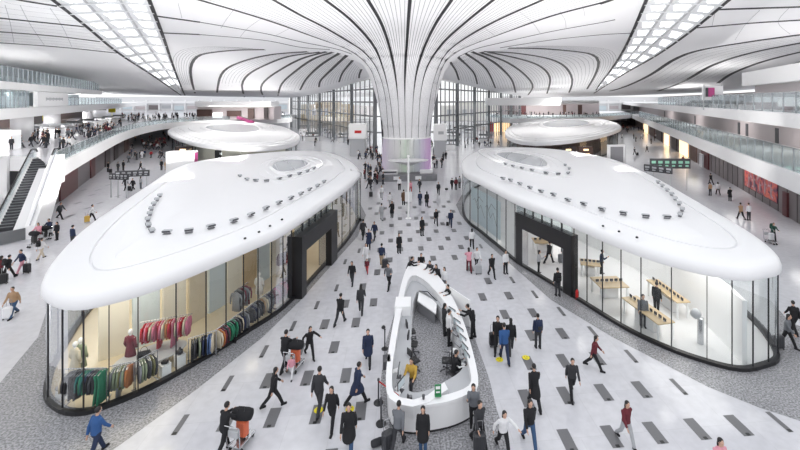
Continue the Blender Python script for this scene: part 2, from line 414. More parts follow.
FAN_L = [
 [(265, 49.5), (238, 50), (215, 52), (200, 55), (193, 61), (190.5, 70), (192, 82), (195, 93)],
 [(308, 51.5), (275, 54), (250, 59), (230, 66.6), (221, 75), (217.6, 88), (216.8, 97)],
 [(320.6, 52), (288, 56.5), (263, 66), (247.7, 75), (242, 85), (244.5, 97)],
 [(327, 51.5), (300.5, 59), (275, 73), (263, 83), (261, 90.5), (264, 97)],
 [(333, 52), (313, 59), (293, 73), (281.7, 84), (278, 95.5)],
 [(339.5, 53), (320.6, 65), (307, 78), (300, 90)], [(347, 55), (333, 68), (321, 80), (319, 87)],
 [(353, 60), (343, 72), (339, 82)], [(361.6, 69), (359.5, 74), (359, 78)]]
FAN_R = [
 [(508, 48), (540.7, 48.5), (576, 51.5), (592, 54.5), (598.5, 61), (596, 73), (587, 89)],
 [(483, 51.5), (513, 52.8), (545.7, 57.8), (563, 65), (571, 75), (572, 84), (569, 92.5)],
 [(488, 52), (520.6, 59), (540.7, 66.6), (550, 78), (547, 93.5)], [(480, 52), (505.5, 61.5), (523, 73), (532.7, 85.4), (528, 95)],
 [(471.6, 51.5), (493, 61.5), (510.6, 78), (515.6, 92.5)], [(465, 53), (485.4, 68), (495.5, 88)],
 [(458, 57), (473, 71.6), (477.4, 84)], [(450, 62), (455.5, 70), (459, 80)]]
OUT_L = [[(10, -3), (20, 0), (57, 6)], [(-12, 16.5), (0, 18), (84, 26.5)], [(-12, 31), (0, 31.7), (55, 36), (100, 41.5)], [(-12, 42), (0, 42.7), (60, 47), (117, 53)],
         [(157, 16), (200, 22)], [(161, 32.7), (200, 34.4)]]
OUT_R = [[(719, 9.3), (800, 6.8), (812, 6.4)], [(693, 28), (751, 23), (800, 20), (812, 19.3)], [(812, 33), (800, 34.7), (751, 41.5), (700.5, 50), (675, 59), (650, 75), (625, 86.7), (610, 91)],
         [(812, 41), (800, 43), (751, 52.8), (713, 65), (683, 81.7), (658, 91)], [(812, 50), (800, 52), (763, 61.5), (733, 73), (718, 83)], [(812, 59), (800, 62), (778, 68)],
         [(600, 3.8), (611, 0), (616, -2)]]
def one(pts, w, n=26):
    mb = MB(); pn = seam3(pts, n)
    if len(pn) > 1:
        ribbon(mb, pn, w); o = mb.build('seam', 'seam', ceil)
for k, p in T.items():
    thin = k in ('T0a', 'T0b', 'T10', 'T11')
    one(p, .1 if thin else (lambda t: .36 if t < .36 else max(.045, .36-(t-.36)*1.3)), 44)
for p in FAN_L + FAN_R: one(p, .52 if len(p) > 3 else .42)
for p in OUT_L + OUT_R: one(p, .85 if p in OUT_R[2:6] else .45)
# the fine joints between the slats, between neighbouring seams
def joints(A, B, m, n, mb, t0=0.0, t1=1.0, w=.035, taper=False):
    a = catmull([Vector((u, v, 0)) for u, v in A], n, False); b = catmull([Vector((u, v, 0)) for u, v in B], n, False)
    for j in range(1, m):
        k = j/m; pn = []
        for i in range(int(t0*(n-1)), int(t1*(n-1))+1):
            q = a[i].lerp(b[i], k); h, nn = onceil(q.x, q.y)
            if h is not None: pn.append((h, nn if nn.dot(Vector((0, 0, CH))-h) > 0 else -nn))
        if len(pn) > 2 and max((pn[i+1][0]-pn[i][0]).length for i in range(len(pn)-1)) < 22: ribbon(mb, pn, (lambda t: w if t < .36 else max(.018, w-(t-.36)*.25)) if taper else w, .012)
jb = MB()
for a, b in (('T1', 'T2'), ('T2', 'T3'), ('T3', 'T4'), ('T4', 'T5'), ('T5', 'T6'), ('T6', 'T7'), ('T7', 'T8'), ('T8', 'T9')):
    joints(T[a], T[b], 8, 40, jb, w=.06, taper=True)
for a, b in zip(FAN_L, FAN_L[1:]): joints(a, b, 7, 20, jb, .1, 1, .06)
for a, b in zip(FAN_R, FAN_R[1:]): joints(a, b, 7, 20, jb, .1, 1, .06)
joints([(240, 47.5), (205, 46), (180, 49), (171, 56), (171, 66), (177, 80), (185, 93)], FAN_L[0], 8, 24, jb, 0, 1, .06)
joints([(540, 45.5), (583, 46), (611, 49), (619, 57), (616, 68), (603, 86)], FAN_R[0], 8, 24, jb, 0, 1, .06)
for a, b in ((2, 3), (3, 4)): joints(OUT_R[a], OUT_R[b], 6, 24, jb, 0, .9, .05)
for a, b in ((0, 1), (1, 2), (2, 3)): joints(OUT_L[a], OUT_L[b], 4, 16, jb, 0, 1, .03)
tag(jb.build('slat_joint', 'slat joint', ceil), kind='stuff')
# faint cross joints in the outer bays
xb = MB()
for pts in ([(20, 5), (30, 24), (45, 46)], [(50, 8), (62, 26), (72, 47)], [(5, 5), (10, 22), (14, 43)], [(235, 8), (226, 20), (221, 28)], [(262, 18), (248, 28), (240, 37)], [(290, 28), (275, 36)],
            [(520, 12), (532, 22), (540, 33)], [(560, 12), (565, 20), (566, 28)], [(583, 6), (585, 16)], [(482, 26), (495, 36)], [(760, 10), (745, 25), (735, 40)], [(715, 12), (712, 26)], [(790, 7), (778, 22), (790, 34)], [(178, 3), (182, 18)]):
    pn = seam3(pts, 10)
    if len(pn) > 1: ribbon(xb, pn, .04, .01)
tag(xb.build('panel_joint', 'slat joint', ceil), kind='stuff')
# two long skylights
def skylight(A, B, I1, I2, nb, label):
    root = empty('skylight'); struct(root, label, 'skylight')
    n = nb*2+1
    a, b, i1, i2 = (catmull([Vector((u, v, 0)) for u, v in L], n, False) for L in (A, B, I1, I2))
    fr = MB(); side = []
    P = [[onceil(l[i].x, l[i].y) for l in (a, i1, i2, b)] for i in range(n)]
    P = [[(q[0], q[1] if q[1].dot(Vector((0, 0, CH))-q[0]) > 0 else -q[1]) for q in row] for row in P if all(q[0] is not None for q in row)]
    n = len(P)
    for c, w in ((0, .34), (3, .34)):
        mb = MB(); ribbon(mb, [row[c] for row in P], w, .14); mb.build('edge_rail', 'seam', root)
    for c in (1, 2):
        mb = MB(); ribbon(mb, [row[c] for row in P], .2, .12); mb.build('rail', 'light grey', root)
    # backing band of pale baffles, a faint daylight glow put into their material
    mb = MB(); rows = []
    for row in P: rows.append([q[0]+q[1]*.05 for q in row])
    mb.loft(rows, False); mb.build('baffle', 'glowing baffle', root)
    for i in range(0, n-2, 2):
        r0, r1 = P[i], P[i+2]
        for c in range(3):
            p00, p01, p10, p11 = r0[c][0], r0[c+1][0], r1[c][0], r1[c+1][0]; nn = r0[c][1]
            def bl(s, t): return (p00.lerp(p01, s)).lerp(p10.lerp(p11, s), t) + nn*.09
            mb = MB()
            s0, s1, t0, t1 = ((.3, .88, .22, .8), (.2, .85, .2, .78), (.2, .75, .2, .8))[c]
            mb.add([bl(s0, t0), bl(s1, t0), bl(s1, t1), bl(s0+.12, t1)], [(0, 1, 2, 3)]); mb.build('pane', 'sky pane', root)
            pm = MB()
            mid = [(bl(s0+.05, (t0+t1)/2)+nn*.03, nn), (bl(s1, (t0+t1)/2)+nn*.03, nn)]
            ribbon(pm, mid, .1, .02); pm2 = [(bl((s0+s1)/2, t0)+nn*.03, nn), (bl((s0+s1)/2, t1)+nn*.03, nn)]; ribbon(pm, pm2, .08, .02)
            pm.build('glazing_bar', 'skylight rib', root)
        mb = MB(); ribbon(mb, [r0[0], r0[1], r0[2], r0[3]], .16, .2); mb.build('cross_beam', 'skylight rib', root)
    return root
skylight([(49, -4), (54, 0), (86.7, 26), (117, 51.5), (151, 74), (181, 95)], [(148.5, -4), (149.5, 0), (162, 32.7), (173, 65), (183.4, 92), (185, 95)],
         [(81.5, -4), (85, 0), (130, 47.5), (181.5, 94)], [(118.5, -4), (120.6, 0), (153, 52), (182.5, 93)], 12, 'long skylight band in the left half of the ceiling')
skylight([(648, -4), (646, 0), (631.4, 34), (617.6, 60), (600, 84), (596, 90)], [(733, -4), (728, 0), (693, 29), (658, 54), (625, 73), (600, 89), (594, 93)],
         [(674, -4), (671.6, 0), (640, 44), (598, 89)], [(704, -4), (700.5, 0), (655, 42), (596, 91)], 12, 'long skylight band in the right half of the ceiling')
# ---------------------------------------------------------------- glass prow at the far end
def facade(idx, A, B, nbay, ztopA, ztopB, heavy, fr, label):
    root = empty('window_%d' % idx); struct(root, label, 'window')
    d = (B-A); d.z = 0; L = d.length; t = d/L; ang = math.atan2(t.y, t.x)
    gm = MB(); gm.add([(A.x, A.y, 0), (B.x, B.y, 0), (B.x, B.y, ztopB), (A.x, A.y, ztopA)], [(0, 1, 2, 3)]); gm.build('pane', 'facade glass', root)
    for i in range(nbay+1):
        f = i/nbay; p = A.lerp(B, f); zt_ = ztopA+(ztopB-ztopA)*f; hv = i % heavy == 0
        mb = MB(); mb.box((p.x, p.y, zt_/2), ((.75 if hv else .24), (.7 if hv else .2), zt_), ang); mb.build('mullion', 'steel grey' if hv else 'mid grey', root)
    for z in (4.5, 8.2, 11.5, 14.6):
        mb = MB(); f1 = 1.0
        if z > ztopB: f1 = (ztopA - z)/(ztopA - ztopB)
        if f1 <= 0.02: continue
        p = A.lerp(B, f1/2); mb.box((p.x, p.y, z), (L*f1, .3, .34), ang); mb.build('transom', 'steel grey', root)
    mb = MB(); c = (A+B)/2
    mb.tube([(A.x, A.y, ztopA+.1), (B.x, B.y, ztopB+.1)], .45, 6); mb.build('head_beam', 'white', root)
    return root
facade(1, WA, WL, 30, WA.z, WL.z, 5, 0, 'tall glass curtain wall at the far end left of the column')
facade(2, WA2, WR, 30, WA2.z, WR.z, 5, 0, 'tall glass curtain wall at the far end right of the column')
facade(3, WA, WA2, 8, WA.z, WA2.z, 4, 0, 'glass curtain wall directly behind the column')
# what stands outside the glass
for (u0, u1, zt_, mt, lab) in ((305, 352, 9.5, 'outdoor ochre', 'ochre apron building seen through the left glass wall'), (440, 500, 8.8, 'outdoor pale', 'pale terminal pier seen through the right glass wall')):
    a = atd(u0, 100, 235); b = atd(u1, 100, 235); mb = MB(); mb.box(((a.x+b.x)/2, (a.y+b.y)/2, zt_/2), ((b-a).length, 14, zt_), -PSI, .3)
    mb.mi(1)
    for k in range(7): mb.box(((a.x+b.x)/2 + (k-3)*(b-a).length/8, (a.y+b.y)/2-7.05, zt_*.55), ((b-a).length/14, .1, zt_*.4), -PSI)
    mb.mi(0); mb.box(((a.x+b.x)/2, (a.y+b.y)/2, zt_+1), ((b-a).length*.5, 8, 2), -PSI)
    tag(mb.build('terminal_building', [mt, 'light grey']), lab, 'building')
# ================================================================ PAVILIONS
def path_at_u(path, u, near=True):
    """point (and unit tangent) where a plan polyline crosses the vertical sight plane of column u"""
    best = None
    n = len(path)
    for i in range(n):
        a, b = path[i], path[(i+1) % n]; ua, ub = px((a.x, a.y, 0))[0], px((b.x, b.y, 0))[0]
        if (ua-u)*(ub-u) <= 0 and abs(ua-ub) > 1e-9:
            t = (ua-u)/(ua-ub); p = a.lerp(b, t); d = p.x**2+p.y**2
            if best is None or d < best[0]: best = (d, p, (b-a).normalized(), i+t)
    if best is None:
        i = min(range(n), key=lambda q: abs(px((path[q].x, path[q].y, 0))[0]-u)); return path[i], (path[(i+1) % n]-path[i]).normalized(), float(i)
    return best[1], best[2], best[3]
def pavilion(side, out, sp, us, portal, label):
    root = empty('retail_pavilion'); tag(root, label, 'shop pavilion')
    # roof: a soft edged shell with a shallow recessed deck
    prof = [(1.2, lambda y: zb(y)+.12), (.4, zb), (.06, lambda y: zb(y)+.05), (0, lambda y: zb(y)+.15), (0, lambda y: zt(y)-.28), (.06, lambda y: zt(y)-.1), (.2, lambda y: zt(y)), (.6, lambda y: zt(y)+.09), (1.0, lambda y: zt(y)+.15),
            (1.5, lambda y: zt(y)+.2), (1.52, lambda y: zt(y)+.1), (1.6, lambda y: zt(y)+.1), (1.62, lambda y: zt(y)+.21), (2.6, lambda y: zt(y)+.30)]
    rm = MB(); rg = [ring(out, sp, o, z) for o, z in prof]
    rm.loft(rg, True)
    # inner deck drawn in to the spine
    inn = []
    for f in (.55, .8, 1.0):
        r = []
        for p in rg[-1]:
            c = spine(p, sp); q = p.lerp(Vector((c.x, c.y, zt(c.y)+.36)), f if f < 1 else .985); q.z = p.z+(.06*f); r.append(q)
        inn.append(r)
    rm.loft([rg[-1]]+inn, True, False, True)
    rm.loft([rg[0]] + [[Vector((spine(p, sp).x*.97+p.x*.03, spine(p, sp).y*.97+p.y*.03, zb(p.y)+.12)) for p in rg[0]]], True)
    roof = rm.build('roof', 'white shell', root, auto=50)
    # glass line
    g = ring(out, sp, .14, 0); n = len(g)
    pm = MB(); pr_out = ring(out, sp, .06, 0); pr_in = ring(out, sp, .3, 0)
    pm.loft([[Vector((p.x, p.y, .0)) for p in pr_out], [Vector((p.x, p.y, .16)) for p in pr_out], [Vector((p.x, p.y, .16)) for p in pr_in], [Vector((p.x, p.y, .0)) for p in pr_in]], True)
    pm.build('plinth', 'black', root)
    fm = MB(); fm.flat([(p.x, p.y) for p in pr_in], .03)
    fm.build('shop_floor', 'blonde floor' if side == 'L' else 'white gloss', root)
    ks = []
    for u in us: p, t, i = path_at_u(g, u); ks.append(i)
    pa, _, ia = path_at_u(g, portal[0]); pb, _, ib = path_at_u(g, portal[1])
    ks = sorted(set(round(k, 3) for k in ks))
    # rest of the loop at even steps
    span = [k for k in range(n) if all(abs(k-q) > 2.2 and abs(k-q) < n-2.2 for q in ks)]
    extra = []; last = -9
    lo, hi = min(ks), max(ks)
    for k in range(n):
        if lo < k < hi and (side == 'L' or True):
            if k < lo or k > hi: pass
            else: continue
        if k-last >= 9 and all(abs(k-q) > 4 for q in ks): extra.append(float(k)); last = k
    allk = sorted(ks+extra)
    def at(k):
        i = int(k) % n; f = k-int(k); return g[i].lerp(g[(i+1) % n], f)
    plo, phi = min(ia, ib), max(ia, ib)
    for k in allk:
        if plo-.2 < k < phi+.2: continue
        p = at(k); t = (g[(int(k)+1) % n]-g[int(k) % n]); ang = math.atan2(t.y, t.x); z1 = zb(p.y)
        mb = MB(); mb.box((p.x, p.y, z1/2+.1), (.035, .055, z1-.18), ang); mb.build('mullion', 'mullion', root)
    for a, b in zip(allk, allk[1:]+[allk[0]+n]):
        if a < (plo+phi)/2 < b or (plo-.2 < a and b < phi+.2): continue
        if b-a < .3: continue
        a2 = max(a, phi) if a < phi < b else a; b2 = min(b, plo) if a < plo < b else b
        m = max(2, int((b2-a2))+1); mb = MB(); rr = []
        for j in range(m+1):
            p = at(a2+(b2-a2)*j/m); rr.append([Vector((p.x, p.y, .2)), Vector((p.x, p.y, zb(p.y)+.05))])
        mb.loft(rr, False); pc = at((a+b)/2); up = px((pc.x, pc.y, 0))[0]
        far_side = (side == 'L' and a > max(ks)) or (side == 'R' and (a >= max(ks) or a < min(ks)))
        mb.build('pane', 'clear glass', root, smooth=False)
    # entrance portal
    cen = (pa+pb)/2; t = (pb-pa); Lw = t.length; t.normalize(); nrm = Vector((t.y, -t.x, 0))
    c0 = spine(cen, sp)
    if nrm.dot(cen-c0) < 0: nrm = -nrm
    ang = math.atan2(t.y, t.x); zt0 = 3.72
    pe = empty('entrance_portal'); pe.parent = root
    def pbx(s, wth, o0, o1, z0, z1, name, m='black', par=pe):
        c = pa + t*(s+wth/2) + nrm*((o0+o1)/2); mb = MB(); mb.box((c.x, c.y, (z0+z1)/2), (wth, o1-o0, z1-z0), ang); return mb.build(name, m, par)
    jw = Lw*.11; pin, pout, jf = (-.45, .5, Lw*.2) if side == 'L' else (-.4, .12, Lw*.13)
    pbx(0, jf if side == 'R' else jw, pin, pout, 0, zt0, 'jamb'); pbx(Lw-jf, jf, pin, pout, 0, zt0, 'jamb'); pbx(0, Lw, pin, pout+.01, 2.72, zt0+.02, 'header', 'black')
    pbx(jf, .06, -.4, .1, 0, 2.72, 'door_leaf', 'steel'); pbx(Lw-jf-.06, .06, -.4, .1, 0, 2.72, 'door_leaf', 'steel')
    gl = pbx(0, Lw, .02, .06, zt0, zb(cen.y)+.05, 'transom_glass', 'tint glass', root)
    for s in range(1, 6): pbx(Lw*s/6, .05, -.02, .1, zt0, zb(cen.y)+.03, 'transom_bar', 'mullion', root)
    # soffit lamps
    for k in range(0, 5):
        for s_ in (-1, 1):
            c = sp[0].lerp(sp[1], k/4); off = 3.2+.9*k if k else 2.0; ccx = c.x + s_*min(off, 6); z = zb(c.y)+.10
            mb = MB(); mb.lathe([(.34, -.04), (.36, 0), (.30, .015)], (ccx, c.y, z), 14); mb.build('ceiling_lamp', 'warm lamp' if side == 'L' else 'lamp', root)
    return root, g, (pa, pb, t, nrm, ang)
usL = [48, 62.5, 83.5, 109, 138, 176, 206, 226, 243.5, 258, 271.5, 283, 291.5, 332.5, 342, 350, 356, 360.5]
usR = [462.5, 470, 478, 487, 497, 506, 515, 574, 587, 602.5, 621, 641, 671.5, 707, 732, 753, 768.5, 780]
pavL, gL, porL = pavilion('L', outL, spL, usL, (294, 331), 'long white roofed glass shop pavilion selling clothes, at the left of the aisle')
pavR, gR, porR = pavilion('R', outR, spR, usR, (517, 573), 'long white roofed glass shop pavilion with electronics tables, at the right of the aisle')
# roof oval lights and surface ridges belong to the roofs
def roof_z(p): return zt(p[1])+.34
def oval(root, pts, label):
    P = [gp(u, v, 5.45) for u, v in pts]; P = catmull([Vector((p.x, p.y, 0)) for p in P], 40); c = sum(P, Vector())/len(P)
    def sc(k, z): return [Vector((c.x+(p.x-c.x)*k, c.y+(p.y-c.y)*k, z)) for p in P]
    z = roof_z(c); e = empty('roof_light'); e.parent = root
    mb = MB(); mb.loft([sc(1.12, z-.02), sc(1.08, z+.14), sc(1.0, z+.16), sc(.97, z+.05)], True); mb.build('kerb', 'white shell', e, auto=40)
    mb = MB(); mb.loft([sc(.98, z+.06), sc(.5, z+.14), sc(.03, z+.17)], True, False, True); mb.build('glazing', 'mid pane', e)
    mb = MB()
    for k in (.25, .5, .75):
        i = int(k*40/2); a = P[i]; b = P[39-i]
        mb.tube([(a.x*.96+c.x*.04, a.y*.96+c.y*.04, z+.1), (c.x*.0+(a.x+b.x)/2, (a.y+b.y)/2, z+.19), (b.x*.96+c.x*.04, b.y*.96+c.y*.04, z+.1)], .04, 5)
    mb.build('glazing_bar', 'light grey', e)
    mb = MB()
    for kk, w in ((1.35, .05), (1.75, .06)):
        mb.loft([sc(kk, z-.03), sc(kk, z+.03*1.6), sc(kk+w, z+.03*1.6), sc(kk+w, z-.03)], True)
    mb.build('ridge', 'white shell', e, auto=40)
mat('mid pane', (.50, .52, .54), .25)
oval(pavL, [(272, 166), (276, 161), (286, 158.5), (300, 158.5), (308, 161), (306, 165), (292, 170), (280, 171)], '')
oval(pavR, [(496, 153), (506, 151), (522, 152.5), (538, 156), (547, 162), (545, 166), (531, 165), (510, 160)], '')
# floodlights standing on the roofs
fe = empty('floodlight'); tag(fe, 'x', 'floodlight', 'x')
mb = MB(); mb.box((0, 0, .05), (.42, .22, .06), 0, .02); mb.cyl((-.16, 0, .05), (-.16, 0, .2), .02, n=6); mb.cyl((.16, 0, .05), (.16, 0, .2), .02, n=6); mb.build('bracket', 'mid grey', fe)
mb = MB(); mb.box((0, 0, .22), (.5, .30, .14), 0, .03); mb.build('lamp_housing', 'light grey', fe)
mb = MB(); mb.box((0, -.155, .22), (.42, .02, .1), 0, .0); mb.build('lens', 'dark grey', fe)
F1 = Once(fe)
rowsF = [
 ('row on the left rim of the left roof', [(160, 196), (157, 200), (154, 204.5), (151.5, 209.5), (150, 214.5), (148, 220), (148.5, 226), (152, 231.7)]),
 ('long outer row of the left pavilion roof', [(167, 233.4), (189, 232), (211, 227.6), (234, 221.5), (251, 215.6), (266, 209), (279, 203.3), (291, 198.5), (301, 194), (309.5, 189.7), (317.6, 186), (324, 182)]),
 ('inner row by the left oval roof light', [(240, 176), (247, 179.4), (256, 180.7), (266.6, 181), (279.4, 179), (289.7, 176), (299.5, 173.6), (307.5, 171), (314, 168)]),
 ('long outer row of the right pavilion roof', [(503, 178.6), (510.6, 180.4), (520, 184), (530, 188), (541, 191.7), (553.5, 195), (568, 200.5), (583.7, 204.5), (602, 210), (623.4, 214), (645.7, 217), (667, 218)]),
 ('row on the right rim of the right roof', [(680, 215.5), (682, 210), (679, 204), (675, 199), (671.6, 194.5), (667, 190.4), (662, 186), (658, 182.4)]),
 ('inner row by the right oval roof light', [(505.5, 163.6), (513, 166), (522, 168), (532, 170), (546, 173), (558, 174), (568, 173), (569, 168.5), (565, 165)])]
for nm, pts in rowsF:
    for i, (u, v) in enumerate(pts):
        p = gp(u, v+1.2, 5.5)
        for _ in range(4): p = gp(u, v+1.2, roof_z(p)-.02)
        q = pts[min(i+1, len(pts)-1)]; q0 = pts[max(i-1, 0)]; a = gp(q0[0], q0[1], 5.4); b = gp(q[0], q[1], 5.4)
        F1(p, math.atan2(b.y-a.y, b.x-a.x), 'small grey floodlight in the ' + nm, 'floodlights: ' + nm, .85)
# pavilion camera domes on the fascia
dm = MB(); dm.lathe([(.07, 0), (.07, .06), (.0, .1)], (0, 0, 0), 10)
cd = dm.build('dome_camera', 'black'); tag(cd, 'x', 'security camera', 'x')
C1 = Once(cd)
for nm, pts in (('left', [(245, 239), (259, 232.5), (270, 226.5), (282, 220)]), ('right', [(603, 226.5), (619, 232), (637, 238)])):
    for u, v in pts: C1(gp(u, v, 4.95 if nm == 'left' else 4.9), 0, 'tiny black dome on the rim of the %s pavilion roof' % nm, 'dome cameras on the %s pavilion rim' % nm)
# two rounder pavilions further back
def far_pav(pts, label, sgn):
    root = empty('retail_pavilion'); tag(root, label, 'shop pavilion')
    P = catmull([Vector((p.x, p.y, 0)) for p in G(pts, 4.6)], 72); c = sum(P, Vector())/len(P)
    def sc(off, z): return [Vector((p.x-(p.x-c.x)/(p-c).length*off, p.y-(p.y-c.y)/(p-c).length*off, z)) for p in P]
    mb = MB(); mb.loft([sc(2, 4.3), sc(.6, 4.15), sc(.05, 4.2), sc(0, 4.3), sc(0, 4.75), sc(.12, 4.9), sc(1.2, 5.0), sc(1.25, 5.12), sc(2.6, 5.2), sc(2.65, 5.3), sc(5, 5.35), sc(min((p-c).length for p in P)*.8, 5.5)], True, False, True)
    mb.build('roof', 'white shell', root, auto=50)
    gl = sc(.9, 0); mb = MB(); mb.loft([sc(.8, 0), sc(.8, .25), sc(1.1, .25)], True); mb.build('plinth', 'black', root)
    n = 72
    for k in range(0, n, 4):
        rr = [[Vector((gl[(k+j) % n].x, gl[(k+j) % n].y, .2)), Vector((gl[(k+j) % n].x, gl[(k+j) % n].y, 4.15))] for j in range(5)]
        mb = MB(); mb.loft(rr, False); mb.build('pane', 'clear glass', root)
        p = gl[k]; mb = MB(); mb.box((p.x, p.y, 2), (.1, .1, 3.8)); mb.build('mullion', 'mullion', root)
    # shop core
    mb = MB(); core = sc(5, 0); mb.prism([(p.x, p.y) for p in core[::3]], .02, 3.9); mb.build('core_wall', 'brown shop' if sgn > 0 else 'cream wall', root)
    for k in (.28,):
        e = empty('roof_light'); e.parent = root
        def s2(f, z, dx=0): return [Vector((c.x+dx+(p.x-c.x)*f, c.y+(p.y-c.y)*f, z)) for p in P]
        mb = MB(); mb.loft([s2(.52, 5.4), s2(.5, 5.62), s2(.44, 5.66), s2(.42, 5.5)], True); mb.build('kerb', 'white shell', e, auto=40)
        mb = MB(); mb.loft([s2(.43, 5.52), s2(.03, 5.6)], True, False, True); mb.build('glazing', 'mid pane', e)
        mb = MB(); mb.loft([s2(.7, 5.3), s2(.69, 5.48), s2(.675, 5.48), s2(.67, 5.3)], True); mb.build('ridge', 'white shell', e)
    return root, gl, c
farL, gfL, cfL = far_pav([(168, 133), (172, 129), (190, 125.5), (220, 123.5), (250, 123.5), (280, 127), (296, 134), (299.5, 139.5), (290, 145.5), (262, 149), (230, 148.5), (200, 145), (178, 139)], 'round white roofed pavilion standing behind the left shop pavilion', -1)
farR, gfR, cfR = far_pav([(505, 133), (512, 126.5), (532, 122), (560, 119.5), (595, 119.5), (614, 123), (621.5, 128), (614, 132.5), (590, 138.5), (560, 142.5), (530, 143.5), (511, 139.5)], 'round white roofed pavilion standing behind the right shop pavilion', 1)
def block(name, u0, v, u1, z0, z1, depth, mt, label, cat, parent=None):
    a, b = gp(u0, v), gp(u1, v); c = (a+b)/2; d = b-a; ang = math.atan2(d.y, d.x); n_ = Vector((-d.y, d.x, 0)).normalized()
    mb = MB(); cc = c+n_*depth/2; mb.box((cc.x, cc.y, (z0+z1)/2), (d.length, depth, z1-z0), ang, .02)
    o = mb.build(name, mt, parent)
    if label: tag(o, label, cat)
    return o
# ================================================================ GALLERIES
def lineD(D, D0, R0, s): return dr(D, R0 + s*(D-D0))
# ---- right side
def rl(D, off=0.0, z=0.0):               # along the right gallery edge; off metres outward
    p = dr(D, 30.5+.385*(D-33.7)); d = (dr(D+1, 30.5+.385*(D+1-33.7))-p).normalized(); n = Vector((d.y, -d.x, 0)); q = p+n*off; q.z = z; return q
def seg(name, pts, z0, z1, w, mt, parent=None):
    mb = MB(); mb.strip([(p.x, p.y) for p in pts], w, z0, z1); return mb.build(name, mt, parent)
Ds = [14, 24, 34, 45, 60, 80, 105, 140, 190, 250]
def slab(fn, off0, off1, z0, z1, name, mt, Ds=Ds):
    a = [fn(D, off0) for D in Ds]; b = [fn(D, off1) for D in Ds]; mb = MB(); mb.prism([(p.x, p.y) for p in a]+[(p.x, p.y) for p in reversed(b)], z0, z1); return mb.build(name, mt)
struct(slab(rl, 1.2, 30, -.02, 0.012, 'floor', 'pale polished stone'), 'pale hallway floor at the right wall', 'floor') if False else None
wr = seg('wall_right', [rl(D, 2.6) for D in Ds], 0, 4.0, .4, 'taupe panel'); struct(wr, 'dark taupe panelled ground floor wall along the right side', 'wall')
g2 = slab(rl, 0, 40, 4.0, 5.7, 'floor_upper_right', 'white'); struct(g2, 'deep white edge of the first gallery on the right side', 'gallery floor')
g3 = slab(rl, .4, 40, 9.5, 10.8, 'floor_top_right', 'white'); struct(g3, 'deep white edge of the second gallery on the right side', 'gallery floor')
wr2 = seg('wall_right_upper', [rl(D, 9) for D in Ds], 5.7, 9.5, .4, 'pink wall'); struct(wr2, 'pale pinkish wall behind the first gallery at right', 'wall')
wr3 = seg('wall_right_top', [rl(D, 5.2) for D in (14, 30, 45, 58)], 10.8, 14.2, .4, 'pink wall'); struct(wr3, 'pale pinkish wall at the top gallery on the right', 'wall')
tr = seg('trim_1', [rl(D, 4.6) for D in (14, 30, 45, 59)], 14.0, 15.9, 1.6, 'white'); struct(tr, 'big white fascia over the top gallery at right', 'fascia')
tr = seg('trim_2', [rl(D, 22) for D in Ds[4:]], 10.8, 14.0, .4, 'brown shop'); struct(tr, 'dark row of shops deep on the top gallery at right', 'shop fronts')
# dark joint strips in the panel wall
mb = MB()
for D in [x*1.0 for x in range(20, 150, 2)]:
    p = rl(D, 2.38); q = rl(D+.1, 2.38); mb.box((p.x, p.y, 2), (.05, .04, 4), math.atan2(q.y-p.y, q.x-p.x))
ob = mb.build('panel_joint', 'taupe dark', wr); tag(ob, kind='stuff')
def balustrade(fn, z0, h, Ds_, step, off, label, mt='tint glass', rail=True):
    root = empty('glass_balustrade'); tag(root, label, 'balustrade')
    D = Ds_[0]; i = 0; pts = []
    while D < Ds_[1]:
        D2 = D + step*(1+ .004*max(0, D-40)*1.0); a, b = fn(D, off), fn(D2, off); ang = math.atan2(b.y-a.y, b.x-a.x); L = (b-a).length; c = (a+b)/2
        mb = MB(); mb.box((c.x, c.y, z0+h/2), (L-.08, .03, h), ang); mb.build('glass_panel', mt, root)
        mb = MB(); mb.box((a.x, a.y, z0+h/2+.02), (.09, .1, h+.04), ang); mb.build('post', 'steel', root)
        pts.append(a); D = D2; i += 1
    if rail:
        mb = MB(); mb.tube([(p.x, p.y, z0+h+.04) for p in pts], .05, 6); mb.build('handrail', 'steel', root)
    return root
balustrade(rl, 5.7, 2.0, (27, 150), 2.1, .25, 'tall glass balustrade along the first gallery at right')
balustrade(rl, 10.8, 1.9, (27, 110), 2.4, .9, 'glass balustrade along the top gallery at right')
# doors in upper right wall
for (u, v0, v1, D) in ((664, 114.5, 122, 90), (695, 120, 128, 72), (739, 126, 134, 58), (747, 128, 137, 56), (777, 134, 148, 44)):
    # find D on wall line
    D = 30
    for _ in range(60):
        p = rl(D, 8.78); uu = px(p)[0]
        if uu > u: D += (uu-u)*.12
        else: D -= (u-uu)*.05
    q = rl(D+1, 8.78); mb = MB(); mb.box((p.x, p.y, 6.8), (1.1, .12, 2.2), math.atan2(q.y-p.y, q.x-p.x))
    struct(mb.build('door_%d' % int(u), 'dark grey'), 'small dark door in the pinkish gallery wall', 'door')
# ground floor wall details: solve for D along the wall face from the image column
def wallD(u, off):
    lo, hi = 20, 260
    for _ in range(50):
        m = (lo+hi)/2
        if px(rl(m, off))[0] > u: lo = m
        else: hi = m
    return (lo+hi)/2
def wallbox(name, u0, u1, z0, z1, th, mt, off=2.4, parent=None):
    a, b = rl(wallD(u0, off), off), rl(wallD(u1, off), off); c = (a+b)/2; ang = math.atan2(b.y-a.y, b.x-a.x)
    mb = MB(); mb.box((c.x, c.y, (z0+z1)/2), ((b-a).length, th, z1-z0), ang); return mb.build(name, mt, parent)
